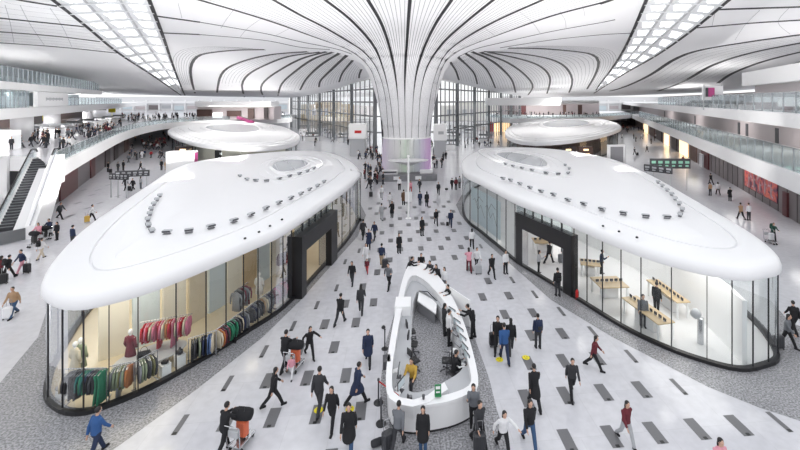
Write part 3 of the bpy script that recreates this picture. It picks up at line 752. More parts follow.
# red poster
po = empty('billboard'); tag(po, 'wide red and orange poster on the dark wall at right', 'poster')
def poster_mat():
    m = bpy.data.materials.new('poster print'); m.use_nodes = True; nt = m.node_tree; b = nt.nodes['Principled BSDF']; b.inputs['Roughness'].default_value = .35
    tc = nt.nodes.new('ShaderNodeTexCoord'); nz = nt.nodes.new('ShaderNodeTexNoise'); nz.inputs['Scale'].default_value = .9; nz.inputs['Detail'].default_value = 5; nz.inputs['Distortion'].default_value = .8
    nt.links.new(tc.outputs['Object'], nz.inputs['Vector']); cr = nt.nodes.new('ShaderNodeValToRGB'); nt.links.new(nz.outputs['Fac'], cr.inputs[0])
    e = cr.color_ramp.elements; e[0].position = .36; e[0].color = (.03, .015, .05, 1); e[1].position = .68; e[1].color = (.5, .42, .4, 1)
    for p, c in ((.44, (.32, .03, .05, 1)), (.52, (.55, .12, .05, 1)), (.58, (.30, .04, .09, 1))):
        x = e.new(p); x.color = c
    nt.links.new(cr.outputs[0], b.inputs['Base Color']); nt.links.new(cr.outputs[0], b.inputs['Emission Color']); b.inputs['Emission Strength'].default_value = .15; MATS['poster print'] = m
poster_mat(); mat('poster figure', (.42, .34, .36), .5, var=.4, scale=4)
wallbox('print', 777.5, 745, .85, 3.75, .08, 'poster print', 2.34, po); wallbox('frame', 778, 744.5, .75, 3.85, .06, 'taupe dark', 2.38, po)
mb = MB()
for (u, z0, h) in ((749, .95, 1.9), (754, .95, 2.1), (760, .9, 1.7), (765, .95, 2.2), (771, .9, 1.9)):
    a = rl(wallD(u, 2.28), 2.27); q = Quaternion((0, 0, 1), R(64)); mb.ell((a.x, a.y, z0+h*.42), (.2, .02, h*.36), 10, 8, q); mb.ell((a.x, a.y, z0+h*.82), (.11, .03, .15), 8, 6, q)
    mb.ell((a.x-.1, a.y-.2, z0+h*.6), (.32, .02, .1), 8, 6, q)
mb.build('printed_figure', 'poster figure', po)
# doors and shop openings in that wall
for i, (u0, u1, z1, mt, lab) in enumerate(((709, 702, 3.0, 'maroon', 'maroon doorway'), (788.5, 784, 2.5, 'maroon', 'narrow dark doorway'), (697, 691, 3.1, 'brown shop', 'brown shop opening'),
     (688, 680, 3.4, 'warm display', 'bright warm shop opening'), (677, 672, 3.2, 'taupe dark', 'dark shop opening'), (669, 664.5, 3.4, 'warm display', 'small bright shop opening'), (662, 657, 3.3, 'taupe dark', 'dark shop opening'),
     (655, 650, 3.3, 'brown shop', 'brown shop opening'), (648, 644, 3.3, 'warm display', 'small bright shop opening'), (642, 637, 3.3, 'brown shop', 'brown shop opening'), (635, 630, 3.3, 'taupe dark', 'dark shop opening'))):
    o = wallbox('door_%d' % (i+10), u0, u1, .02, z1, .3, mt, 2.35); struct(o, lab+' in the right ground floor wall', 'door')
for u0, u1, nm in ((687, 681, 'lit white'), (696, 692, 'lit yellow'), (662, 658, 'lit white'), (733, 728, 'lit white'), (653, 651, 'lit white')):
    o = wallbox('shop_sign', u0, u1, 3.05 if u0 > 700 else 3.5, 3.25 if u0 > 700 else 3.8, .12, nm, 2.2); tag(o, {687: 'white lit shop sign over the bright warm opening', 696: 'yellow lit shop sign over a brown opening', 662: 'small white lit shop sign deep on the right wall', 733: 'white lit lettering strip beside the poster wall panels', 653: 'farthest white lit shop sign on the right wall'}[u0], 'shop sign')
o = wallbox('information_stand', 703, 700, 0, 2.3, .25, 'light grey', 2.0); tag(o, 'narrow pale stand against the right wall beside the maroon doorway', 'stand')
# hanging screen on top gallery, black sign on top wall
o = block('video_screen', 0, 0, 0, 0, 0, 0, '', None, None) if False else None
s0, s1 = atd(703, 94, 62), atd(723.5, 94, 62); e = empty('video_screen', ((s0+s1)/2)[:]); tag(e, 'hanging screen with dark and magenta picture over the top right gallery', 'screen')
W_ = (s1-s0).length
mb = MB(); mb.box((0, .15, .05), (W_, .25, 2.2), -PSI, .02); mb.build('housing', 'off white', e, loc=(0, 0, 0))
mb = MB(); mb.box((-W_*.1, -.02, .15), (W_*.30, .06, 1.4), -PSI); mb.mi(1); mb.box((-W_*.34, -.02, .15), (W_*.12, .06, 1.4), -PSI); mb.mi(2); mb.box((W_*.25, -.02, .15), (W_*.36, .06, 1.3), -PSI); mb.build('display', ['magenta', 'dark grey', 'lit white'], e)
mb = MB(); mb.cyl((-W_*.48, 0.1, -2.6), (-W_*.48, 0.1, 1.3), .09); mb.cyl((W_*.48, 0.1, -2.6), (W_*.48, 0.1, 1.3), .09); mb.build('frame', 'light grey', e)
e.location = (e.location.x, e.location.y, 13.05)
o = MB(); a = rl(39.6, 4.9); b = rl(43.6, 4.9); c = (a+b)/2; o.box((c.x, c.y, 12.7), ((b-a).length, .12, 1.0), math.atan2(b.y-a.y, b.x-a.x)); o.mi(1); o.box((c.x-.1, c.y-.1, 12.75), (.7, .1, .4), math.atan2(b.y-a.y, b.x-a.x))
tag(o.build('wall_sign', ['black', 'red']), 'black sign with small red mark on the top right wall', 'sign')
# ---- left side
LANG = .61
def ll(D, off=0.0, z=0.0):               # left gallery edge; off metres outward (to the left)
    p = dr(D, -38.4-LANG*(D-40.6)); d = (dr(D+1, -38.4-LANG*(D+1-40.6))-p).normalized(); n = Vector((-d.y, d.x, 0)); q = p+n*off; q.z = z; return q
cur = [gp(u, v, 5.7) for u, v in [(60, 163), (92, 147), (125, 132), (148, 126), (172, 122.6), (205, 120.6), (245, 119.3), (285, 118.3), (292, 116.5), (280, 114.5)]]
cur = catmull([Vector((p.x, p.y, 0)) for p in cur], 30, False)
bk = [dr(170, -60), dr(230, -90), dr(230, -230), dr(120, -150), dr(44, -75), dr(44.5, -47), dr(44.5, -44.6)]
mb = MB(); mb.prism([(p.x, p.y) for p in cur]+[(p.x, p.y) for p in bk], 4.1, 5.7)
struct(mb.build('floor_upper_left', 'white'), 'curving white edge of the first gallery on the left', 'gallery floor')
mb = MB(); mb.flat([(p.x, p.y) for p in offset(cur, 1.0)]+[(p.x, p.y) for p in bk], 5.712); struct(mb.build('floor_gallery_left', 'pale polished stone'), 'polished floor of the first gallery at left', 'gallery floor')
def balus_path(path, z0, h, step, label, inset=.25, mt='tint glass'):
    root = empty('glass_balustrade'); tag(root, label, 'balustrade'); off = offset(path, inset)
    P = catmull([Vector((p.x, p.y, 0)) for p in off], max(3, int(sum((off[i+1]-off[i]).length for i in range(len(off)-1))/step)), False)
    for a, b in zip(P, P[1:]):
        c = (a+b)/2; ang = math.atan2(b.y-a.y, b.x-a.x); L = (b-a).length
        mb = MB(); mb.box((c.x, c.y, z0+h/2), (L-.06, .03, h), ang); mb.build('glass_panel', mt, root)
        mb = MB(); mb.box((a.x, a.y, z0+h/2), (.07, .08, h), ang); mb.build('post', 'steel', root)
    mb = MB(); mb.tube([(p.x, p.y, z0+h+.03) for p in P], .045, 6); mb.build('handrail', 'steel', root); return root
balus_path([Vector((p.x, p.y, 0)) for p in cur[:24]], 5.7, 1.15, 2.6, 'glass balustrade curving along the first gallery on the left')
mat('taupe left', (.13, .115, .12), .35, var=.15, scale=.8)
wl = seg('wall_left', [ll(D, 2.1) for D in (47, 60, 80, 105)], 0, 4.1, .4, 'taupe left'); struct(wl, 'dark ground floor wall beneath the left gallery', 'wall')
for i, (D0, D1, mt) in enumerate(((48, 55, 'maroon'), (62, 64.5, 'maroon'), (72, 76, 'taupe dark'), (80, 84, 'taupe dark'), (92, 97, 'brown shop'))):
    a, b = ll(D0, 1.85), ll(D1, 1.85); c = (a+b)/2; mb = MB(); mb.box((c.x, c.y, 1.7), ((b-a).length, .2, 3.3), math.atan2(b.y-a.y, b.x-a.x))
    struct(mb.build('door_%d' % (30+i), mt), 'dark shop opening number in the wall under the left gallery'.replace(' number', ''), 'door')
# upper left levels
def l3(D, off=0.0, z=0.0): return ll(D, 9+off, z)
DL = [26, 34, 42, 52, 66, 84, 110, 150, 210]
for z0, z1, dd, lab, nm in ((9.5, 10.9, DL, 'long white edge of the second gallery on the left', 'floor_top_left'), (13.4, 14.4, DL[:7], 'long white edge of the highest gallery on the left', 'floor_highest_left')):
    struct(slab(l3, 0, 34, z0, z1, nm, 'white', dd), lab, 'gallery floor')
w_ = seg('wall_left_upper', [ll(D, 25) for D in (30, 45, 60, 80, 120, 170)], 5.7, 9.5, .4, 'brown shop'); struct(w_, 'dark brown shops at the back of the first left gallery', 'wall')
w_ = seg('wall_left_top', [ll(D, 16) for D in (26, 45, 60, 80, 120)], 10.9, 13.4, .4, 'pale blue'); struct(w_, 'pale glazed wall behind the second gallery at left', 'wall')
w_ = seg('wall_left_highest', [ll(D, 22) for D in (26, 45, 60, 80, 120)], 14.4, 17, .4, 'pale blue'); struct(w_, 'pale wall behind the highest left gallery', 'wall')
balustrade(l3, 10.9, 2.4, (30, 64), 1.15, .3, 'tall glass screen with close white posts on the second left gallery', 'tint glass')
balustrade(l3, 10.9, 1.6, (82, 140), 2.2, .3, 'glass balustrade beyond the white sign box on the second left gallery')
balustrade(l3, 14.4, 2.0, (30, 108), 1.5, .3, 'glass balustrade along the highest left gallery')
a, b = l3(66, .1), l3(81, .1); c = (a+b)/2; ang = math.atan2(b.y-a.y, b.x-a.x); e = empty('sign_box', (c.x, c.y, 10.9), ang); tag(e, 'large white sign box with faint lettering on the second left gallery', 'sign')
mb = MB(); mb.box((0, 0, 1.2), ((b-a).length, .5, 2.35), 0, .03); mb.build('box', 'white', e)
mb = MB()
for k in range(16): mb.box((-4.5+k*.62, -.27 if True else 0, 1.25), (.42, .04, .34 if k % 3 else .5), 0)
mb.build('lettering', 'light grey', e)
# columns between the levels on the left
for i, (u, v, D, w) in enumerate(((22, 150, 62, 2.6), (52, 140, 76, 2.4), (88, 128, 100, 2.0))):
    c = atd(u, 120, D); c.z = 0; mb = MB(); mb.lathe([(w/2, 5.7), (w/2, 9.5)], (c.x, c.y, 0), 20)
    struct(mb.build('column_%d' % (i+1), 'off white', smooth=True), 'round off white column on the first left gallery', 'column')
# white block at the left frame edge
c = gp(6, 150, 5.7); mb = MB(); mb.box((c.x-1.2, c.y+1, 6.9), (3.4, 1.2, 2.5), -PSI, .03); tag(mb.build('service_counter', 'white'), 'plain white box wall on the left gallery at the frame edge', 'counter')
# ---- escalator
top = gp(43, 158, 5.7); bot = gp(8, 232, 0); d = top-bot; hd = Vector((d.x, d.y, 0)); Lh = hd.length; t = hd/Lh; ang = math.atan2(t.y, t.x)
esc = empty('escalator', bot, ang); tag(esc, 'escalator with dark steps and white flanks climbing to the left gallery', 'escalator')
W2 = .95
mb = MB(); mb.prism([(0, 0), (1, 0), (1, 1)], 0, 1) if False else None
def side_poly(mb, prof, y0, y1):
    n = len(prof); vs = [(x, y0, z) for x, z in prof]+[(x, y1, z) for x, z in prof]; tri = tessellate_polygon([[Vector((x, z, 0)) for x, z in prof]])
    fs = [tuple(tt) for tt in tri]+[tuple(i+n for i in reversed(tt)) for tt in tri]+[(i, i+n, (i+1) % n+n, (i+1) % n) for i in range(n)]; mb.add(vs, fs)
rise = 5.7; sl = rise/Lh
body = [(-1.6, 0), (0.8, 0), (Lh+.3, rise-1.2), (Lh+1.6, rise-1.2), (Lh+1.6, rise), (Lh, rise+.05), (.3, .25), (-1.6, .25)]
for s in (-1, 1):
    mb = MB(); side_poly(mb, body, s*W2-.18, s*W2+.18); mb.build('skirt', 'off white', esc)
    mb = MB(); side_poly(mb, [(-1.4, .25), (.3, .25), (Lh, rise+.05), (Lh+1.4, rise), (Lh+1.4, rise+.85), (Lh, rise+.9), (.2, 1.1), (-1.2, 1.1)], s*W2-.02, s*W2+.02); mb.build('glass_panel', 'clear glass', esc)
    mb = MB(); mb.tube([(-1.5, s*W2, .5), (-1.6, s*W2, .85), (-1.35, s*W2, 1.12), (.2, s*W2, 1.15), (Lh, s*W2, rise+.95), (Lh+1.35, s*W2, rise+.9), (Lh+1.6, s*W2, rise+.6)], .07, 6); mb.build('handrail', 'black', esc)
mb = MB(); side_poly(mb, [(-1.6, 0), (.6, 0), (Lh, rise-.5), (Lh+1.6, rise-.3), (Lh+1.6, rise-.02), (Lh, rise-.1), (.2, .05), (-1.6, .05)], -W2+.1, W2-.1); mb.build('truss', 'dark grey', esc)
ns = 26
for i in range(ns):
    x = .3+(Lh-.3)*(i+.5)/ns; z = sl*x+.02; mb = MB(); mb.box((x, 0, z), (.34, 1.5, .12), 0, .01); mb.mi(1); mb.box((x-.19, 0, z-.08), (.03, 1.5, .2), 0); mb.build('step', ['steel grey', 'dark grey'], esc)
# sloping solid parapet beside the escalator (flank of the stair)
p0, p1 = gp(57, 166, 5.7), gp(32, 238, 0.0)
dd = Vector((p0.x-p1.x, p0.y-p1.y, 0)); L = dd.length; e = empty('stair_flank', (p1.x, p1.y, 0), math.atan2(dd.y, dd.x)); tag(e, 'broad white sloping parapet beside the escalator, joining the gallery edge', 'parapet')
mb = MB(); side_poly(mb, [(-.3, 0), (1.4, 0), (L, 4.1), (L+.5, 4.1), (L+.5, 6.75), (L-.3, 6.75), (-.3, 1.1)], -.35, .35); mb.build('parapet_wall', 'white', e)
mb = MB(); side_poly(mb, [(.2, 0), (1.4, 0), (L+.2, 4.1), (L+.2, 5.5), (.2, .5)], .35, 1.5); mb.build('stair_stringer', 'off white', e)
mb = MB(); mb.tube([(-.3, 0, 1.18), (L-.3, 0, 6.83)], .05, 6); mb.build('handrail', 'steel', e)
# white curved planter-like shells at the left edge and pale landing wall
a, b = dr(44.3, -75), dr(44.3, -47.6); mb = MB(); c = (a+b)/2; mb.box((c.x, c.y, 3.4), ((b-a).length, .3, 4.8), -PSI); struct(mb.build('trim_7', 'off white'), 'white landing wall below the gallery left of the escalator', 'wall')
c = gp(2, 232, 0); mb = MB(); mb.lathe([(3.4, 0), (3.6, .4), (3.5, 1.8), (2.9, 3.0), (1.8, 3.5), (.05, 3.6)], (c.x-5.6, c.y+1.5, 0), 28)
tag(mb.build('curved_kiosk', 'off white', smooth=True), 'rounded white kiosk cut by the left frame edge below the landing', 'kiosk')
c = gp(15, 243, 0); mb = MB(); mb.box((c.x-.5, c.y, .5), (2.6, .12, 1.0), R(58), .02); tag(mb.build('metal_barrier', 'steel grey'), 'grey metal barrier panel at the foot of the escalator', 'barrier')
# ---- right rear balcony with crowd, and its warm shop below
curR = [gp(u, v, 5.7) for u, v in [(640, 113.5), (612, 116), (585, 117.6), (550, 118.2), (510, 118.4), (488, 117), (487, 114.5), (500, 112.5)]]
curR = catmull([Vector((p.x, p.y, 0)) for p in curR], 24, False)
mb = MB(); mb.prism([(p.x, p.y) for p in curR]+[(p.x, p.y) for p in (dr(200, 40), dr(240, 70), dr(240, 120))], 4.1, 5.7); struct(mb.build('floor_rear_right', 'white'), 'white balcony crossing the back of the hall at right', 'gallery floor')
balus_path([Vector((p.x, p.y, 0)) for p in curR[:20]], 5.7, 1.1, 3.5, 'glass balustrade of the rear balcony at right', -.3)
def slabband(us, vtop, z0, z1, depth, mt, label, nm):
    P = [gp(u, v, z1) if v > 100 else atd(u, v, 165) for u, v in zip(us, vtop)]; mb = MB()
    mb.prism([(p.x, p.y) for p in P]+[(p.x+SI*depth, p.y+CO*depth) for p in reversed(P)], z0, z1); return struct(mb.build(nm, mt), label, 'fascia')
for (ua, ub, D, z0, z1, mt, lab, nm) in ((196, 272, 120, 10.0, 11.6, 'white', 'white roof band over the shops at the back left', 'trim_20'), (488, 562, 118, 10.4, 12.6, 'white', 'white roof band over the shops at the back right', 'trim_21'),
        (198, 275, 128, 5.7, 10.0, 'pink wall', 'pinkish shop wall at the back left', 'wall_rear_left'), (500, 600, 172, 5.7, 11.2, 'pink wall', 'pinkish shop wall at the back right', 'wall_rear_right'), (562, 600, 150, 10.6, 11.8, 'off white', 'thin band right of the rear shops', 'trim_22')):
    a, b = atd(ua, 100, D), atd(ub, 100, D); c = (a+b)/2; mb = MB(); mb.box((c.x, c.y+3, (z0+z1)/2), ((b-a).length, 6, z1-z0), -PSI, .1); struct(mb.build(nm, mt), lab, 'wall')
for i, (ua, ub, D, z0, z1, mt) in enumerate(((197, 212, 127.5, 6.6, 9.0, 'brown shop'), (227, 241, 127.5, 6.8, 8.6, 'brown shop'), (248, 254, 127.5, 6.0, 9.3, 'brown shop'), (264, 268, 127.5, 6.0, 9.6, 'taupe dark'), (213, 222, 127.5, 6.4, 8.0, 'lit white'),
        (508, 514, 165, 6.0, 10.4, 'brown shop'), (520, 526, 165, 6.0, 9.8, 'maroon'), (563, 566, 165, 6.0, 10, 'brown shop'), (578, 582, 165, 6.0, 10, 'brown shop'), (490, 493, 152, 0, 4.0, 'red'), (494, 512, 152, 0.02, 4.0, 'warm display'))):
    a, b = atd(ua, 100, D), atd(ub, 100, D); c = (a+b)/2; mb = MB(); mb.box((c.x, c.y, (z0+z1)/2), ((b-a).length, .4, z1-z0), -PSI); struct(mb.build('door_%d' % (50+i), mt), 'distant shop opening at the back of the hall', 'shop opening')
# purple stairway at back left
a = gp(243, 121, 5.7); e = MB(); p, q = atd(238, 117.5, 118), atd(253, 122.5, 114)
e.tube([p, q], .55, 4); e.mi(1)
for k in range(6): 
    r_ = p.lerp(q, k/5); e.box((r_.x, r_.y, r_.z+.6), (.7, .9, .1), 0)
tag(e.build('covered_stair', ['magenta', 'maroon']), 'short magenta stair flank descending from the back left balcony', 'stair')
# ---- column foot: display skin, low canopy, dark plinth, signs
e = empty('led_screen', CC[:]); tag(e, 'curved light screen wrapped around the foot of the white column, violet at its right edge', 'screen')
def led_mat():
    m = bpy.data.materials.new('led skin'); m.use_nodes = True; nt = m.node_tree; b = nt.nodes['Principled BSDF']
    tc = nt.nodes.new('ShaderNodeTexCoord'); s = nt.nodes.new('ShaderNodeSeparateXYZ'); nt.links.new(tc.outputs['Object'], s.inputs[0])
    mr = nt.nodes.new('ShaderNodeMapRange'); mr.inputs['From Min'].default_value = -3.6; mr.inputs['From Max'].default_value = 3.6; nt.links.new(s.outputs['X'], mr.inputs['Value'])
    cr = nt.nodes.new('ShaderNodeValToRGB'); nt.links.new(mr.outputs['Result'], cr.inputs[0]); E_ = cr.color_ramp.elements
    E_[0].color = (.62, .50, .72, 1); E_[1].color = (.62, .30, .72, 1); E_[1].position = .97
    for p, c in ((.12, (.66, .62, .72, 1)), (.3, (.60, .60, .62, 1)), (.47, (.50, .66, .50, 1)), (.58, (.52, .56, .54, 1)), (.75, (.45, .48, .58, 1)), (.85, (.55, .42, .70, 1))): x = E_.new(p); x.color = c
    b.inputs['Base Color'].default_value = (.3, .3, .3, 1); nt.links.new(cr.outputs[0], b.inputs['Emission Color']); b.inputs['Emission Strength'].default_value = .32; b.inputs['Roughness'].default_value = .2; MATS['led skin'] = m
led_mat()
for k in range(12):
    mb = MB(); a0 = math.pi+math.pi*k/12+.012; a1 = math.pi+math.pi*(k+1)/12-.012; rr = [[Vector((4.0*math.cos(a), 4.0*math.sin(a), .9)), Vector((3.97*math.cos(a), 3.97*math.sin(a), 5.9)), Vector((3.8*math.cos(a), 3.8*math.sin(a), 5.9)), Vector((3.8*math.cos(a), 3.8*math.sin(a), .9))] for a in (a0, (a0+a1)/2, a1)]
    mb.loft(rr, True, True, True); mb.build('panel', 'led skin', e)
mb = MB(); mb.lathe([(4.0, 5.9), (4.03, 6.0), (3.95, 6.1), (3.6, 6.1)], (0, 0, 0), 40); mb.build('rim', 'white', e)
c = gp(408, 172, 0); 
e = empty('island_counter', (CC.x, CC.y-5.0, 0)); tag(e, 'low dark counter with white canopy in front of the column foot', 'counter')
mb = MB(); mb.prism([(-4.4, -1.6), (4.4, -1.6), (4.2, .6), (-4.2, .6)], 0, .95); mb.build('base', 'mid grey', e)
mb = MB(); mb.lathe([(.3, 2.0), (1.8, 2.5), (3.0, 2.75), (3.1, 2.85), (1.6, 3.0), (.05, 3.05)], (.2, .4, 0), 28, 1, .55); mb.build('canopy', 'white', e, smooth=True)
mb = MB(); mb.cyl((.2, .3, .9), (.2, .3, 2.2), .25); mb.build('stem', 'white', e)
mb = MB(); mb.box((-2.6, -1.3, 1.35), (2.3, .2, .7), 0, .02); mb.box((2.8, -1.3, 1.35), (1.9, .2, .6), 0, .02); mb.build('sign_panel', 'off white', e)
mb = MB(); mb.box((-2.6, -1.42, 1.35), (2.0, .04, .22), 0); mb.build('lettering', 'dark grey', e)
for i in range(5):
    mb = MB(); mb.box((-3.2+1.6*i, -1.62, .5), (.9, .04, .5), 0); mb.build('front_panel', 'off white' if i % 2 else 'steel grey', e)
# tall slim white pole
p = gp(408.4, 218.5); e = empty('totem_pole', p); tag(e, 'tall slim white pole standing alone in the aisle before the column', 'pole')
mb = MB(); mb.lathe([(.3, 0), (.3, .04), (.09, .06)], (0, 0, 0), 16); mb.build('base', 'white', e)
mb = MB(); mb.lathe([(.09, .04), (.09, 6.2), (.13, 6.25), (.13, 6.4), (.02, 6.42)], (0, 0, 0), 12); mb.build('shaft', 'white', e)
mb = MB(); mb.box((0, 0, 2.2), (.7, .04, 1.0), 0, .01); mb.build('banner', 'off white', e)
mat('sign green', (.25, .5, .38), emit=.12)
# ---- overhead signs, totems
def hang_sign(u, v, zc_, w, h, rz, label, mts=('dark grey', 'light grey'), n=5):
    p = gp(u, v, zc_); e = empty('direction_sign', p, rz); tag(e, label, 'sign')
    mb = MB(); mb.box((0, 0, 0), (w, .22, h), 0, .02); mb.build('board', mts[0], e)
    mb = MB(); k = w/n
    for i in range(n):
        mb.box((-w/2+k*(i+.5), -.13, h*.14), (k*.62, .03, h*.26), 0); mb.box((-w/2+k*(i+.45), -.13, -h*.22), (k*.45, .03, h*.16), 0)
    mb.build('lettering', mts[1], e)
    for s in (-1, 1):
        mb = MB(); mb.cyl((s*w*.42, 0, -zc_), (s*w*.42, 0, -h/2+.02), .06, n=8); mb.build('post', 'light grey', e)
    return e
hang_sign(119, 176.5, 2.6, 2.6, .75, R(-14), 'dark direction board with white lettering, nearer of the two in the left hallway')
hang_sign(132.5, 173.5, 2.9, 3.6, .75, R(10), 'dark direction board with white lettering, longer of the two in the left hallway', n=6)
hang_sign(670, 163.5, 3.6, 5.2, 1.3, R(-8), 'wide dark board with green lettering above the right hallway', ('dark grey', 'sign green'), 6)
hang_sign(658, 169, 3.0, 3.4, .9, R(-52), 'smaller slanted dark board beside the green lettered one', n=4)
def totem(u, v, w, d, h, rz, label, m1='white', m2='magenta'):
    p = gp(u, v); e = empty('advertising_totem', p, rz); tag(e, label, 'advertising totem')
    mb = MB(); mb.box((0, 0, h/2), (w, d, h), 0, .03); mb.build('body', m1, e)
    mb = MB(); mb.box((w/2+.02, 0, h/2), (.05, d*.9, h*.9), 0); mb.build('side_panel', m2, e); return e
totem(182, 190, 3.4, 1.2, 5.2, R(6), 'large plain white totem with magenta side behind the left pavilion')
totem(616, 172.5, 2.9, .5, 4.6, R(0), 'pale framed poster totem behind the right pavilion', 'off white', 'mid grey')
p = gp(616, 172.5); mb = MB(); mb.box((0, -.28, 2.5), (2.2, .05, 3.6), 0); o = mb.build('poster_print', 'poster grey' if 'poster grey' in M else 'mid grey', [x for x in COL.objects if x.name.startswith('advertising_totem')][-1])
# shop fronts under far pavilions
for (u0, u1, v, mt, lab) in ((216, 231, 171, 'black', 'black shop portal of the round pavilion behind the left one'), (176, 192, 166, 'taupe dark', 'dark opening below the left round pavilion'), (560, 575, 166, 'taupe dark', 'dark opening in the shop behind the right pavilion'), (578, 592, 166, 'brown shop', 'brown shelf bay in the round pavilion at right')):
    a, b = gp(u0, v), gp(u1, v); c = (a+b)/2; mb = MB(); mb.box((c.x, c.y, 1.8), ((b-a).length, .8, 3.5), -PSI, .03)
    mb.mi(1); mb.box((c.x, c.y-.42, 1.2), ((b-a).length*.5, .08, 2.3), -PSI); mb.box((c.x, c.y-.42, 3.0), ((b-a).length*.35, .08, .3), -PSI)
    tag(mb.build('shop_portal', [mt, 'lit white' if mt == 'black' else 'warm display']), lab, 'shop front')
# low sign box far left of column: white panel with red mark
for (u, v, D, w, h, lab, mk) in ((358, 131, 86, 3.6, 3.2, 'white box booth with a red mark left of the column', 'red'), (440, 132, 84, 2.8, 3.4, 'white box booth right of the column', 'light grey')):
    p = atd(u, v, D); e = empty('booth', (p.x, p.y, 0), -PSI); tag(e, lab, 'booth')
    zc_ = 12-(v-100)/400*D; mb = MB(); mb.box((0, 0, zc_), (w, 2, h), 0, .05); mb.build('box', 'white', e); mb = MB(); mb.box((0, 0, (zc_-h/2)/2), (w*.9, 1.6, zc_-h/2), 0); mb.build('base', 'light grey', e)
    mb = MB(); mb.box((.2, -1.03, zc_-.1), (w*.4, .05, h*.18), 0, .02); mb.build('emblem', mk, e)

# pale screen panels with line drawings behind the glass of the right pavilion
for u, nm in ((474, 'farther'), (486, 'nearer')):
    q, t_, _ = path_at_u(gR, u); sp_c = spine(q, spR); n_ = (sp_c-q).normalized(); c = q+n_*.5; e = empty('window_display', (c.x, c.y, 0), math.atan2(t_.y, t_.x)); tag(e, '%s pale panel with thin line drawing behind the right pavilion glass' % nm, 'display panel')
    mb = MB(); mb.box((0, 0, 1.9), (3.6, .06, 3.2), 0, .01); mb.build('panel', 'pale blue', e)
    for sg in (-1, 1):
        mb = MB(); mb.tube([(-1.2, sg*.04, 1.2), (-.4, sg*.04, 2.2), (.2, sg*.04, 1.6), (.9, sg*.04, 2.6), (1.3, sg*.04, 2.3)], .02, 5); mb.tube([(-.9, sg*.04, 2.6), (0, sg*.04, 2.9), (.6, sg*.04, 2.2)], .02, 5); mb.build('line_drawing', 'mid grey', e)

for i, (ua, ub, nm, lab) in enumerate(((96, 289, 'left', 'pale far wall with a dark strip closing the hall at back left'), (523, 668, 'right', 'pale far wall with a dark strip closing the hall at back right'))):
    a, b = atd(ua, 100, 232), atd(ub, 100, 232); c = (a+b)/2; L = (b-a).length; e = empty('wall_rear_far_%s' % nm, (c.x, c.y, 0), -PSI); struct(e, lab, 'wall')
    mb = MB(); mb.box((0, 0, 7), (L, .6, 14)); mb.build('wall_surface', 'off white', e)
    n = int(L/7)
    for k in range(n):
        mb = MB(); x = -L/2+L*(k+.5)/n; mb.box((x, -.4, 7.4+(k % 3)*.3), (L/n*.72, .3, 2.6-(k % 2)*.8)); mb.build('shop_opening', ('taupe panel', 'pink wall', 'pale blue', 'light grey')[k*7 % 4], e)
        mb = MB(); mb.box((x+L/n/2, -.9, 6), (.7, .7, 12)); mb.build('column', 'white', e)
    mb = MB(); mb.box((0, -.8, 10.6), (L, 1.4, 1.2)); mb.build('fascia', 'white', e)
# ================================================================ INFORMATION DESK
def P2(pts, z): return [(p.x, p.y) for p in (gp(u, v, z) for u, v in pts)]
desk = empty('information_desk'); tag(desk, 'large white triangular ring counter standing in the middle of the aisle', 'information desk')
HZ = 1.12
outer = P2([(405, 272), (409, 265), (415, 262.5), (424, 263.5), (433, 270), (444, 283), (454, 300), (463, 320), (471, 345), (477, 370), (478, 385), (472, 391.5), (460, 397.5), (447, 401.5), (430, 404.5), (412, 406.4), (398, 404), (389.5, 397.5), (386, 385), (387, 362), (391, 335), (396, 308), (401, 285)], HZ)
lineI = P2([(408, 281), (412, 275.5), (418, 276), (428, 283), (439, 295), (449, 309), (458, 327), (465, 348), (470, 370), (471, 382), (464, 388.5), (448, 394), (430, 398), (412, 400), (400, 398), (394, 392), (392, 384), (393, 362), (397, 335), (402, 308), (405, 291)], HZ)
inner = P2([(418, 291), (426, 292.5), (436, 302), (446, 315), (454, 330), (460, 348), (463, 364), (459, 372), (448, 379), (430, 388.5), (416, 392), (408, 389), (409, 380), (410.5, 355), (411.5, 330), (413, 305), (415.5, 295)], .78)
def cm(P, n): return catmull([Vector((x, y, 0)) for x, y in P], n)
def bandring(A, B, z0, z1, name, mt, zo=None, parent=desk, n=90):
    a, b = cm(A, n), cm(B, n)
    # match start by nearest point so that the two loops run side by side
    mb = MB(); zz0 = z0
    def near(p): return min(b, key=lambda q: (q-p).length)
    bb = [near(p) for p in a]
    mb.loft([[Vector((p.x, p.y, z0)) for p in a], [Vector((p.x, p.y, z1)) for p in a], [Vector((p.x, p.y, z1)) for p in bb], [Vector((p.x, p.y, z0)) for p in bb]], True)
    return mb.build(name, mt, parent)
bandring(outer, lineI, HZ-.09, HZ, 'counter_top', 'white shell')
# leaning outer wall
a = cm(outer, 90); cen = sum(a, Vector())/90
mb = MB(); mb.loft([[Vector((cen.x+(p.x-cen.x)*.965, cen.y+(p.y-cen.y)*.975, .0)) for p in a], [Vector((cen.x+(p.x-cen.x)*.965, cen.y+(p.y-cen.y)*.975, .1)) for p in a]], True); mb.build('kick_plate', 'black', desk)
mb = MB(); mb.loft([[Vector((cen.x+(p.x-cen.x)*.97, cen.y+(p.y-cen.y)*.98, .1)) for p in a], [Vector((cen.x+(p.x-cen.x)*.985, cen.y+(p.y-cen.y)*.99, HZ-.08)) for p in a], [Vector((p.x, p.y, HZ-.05)) for p in a]], True); mb.build('outer_wall', 'white shell', desk)
bandring(lineI, inner, .68, .76, 'work_top', 'light grey')
b_ = cm(inner, 90); mb = MB(); mb.loft([[Vector((p.x, p.y, .0)) for p in b_], [Vector((p.x, p.y, .7)) for p in b_]], True); mb.build('inner_front', 'off white', desk)
b2 = cm(lineI, 90); mb = MB(); mb.loft([[Vector((p.x, p.y, .74)) for p in b2], [Vector((p.x, p.y, HZ-.04)) for p in b2]], True); mb.build('upstand', 'off white', desk)
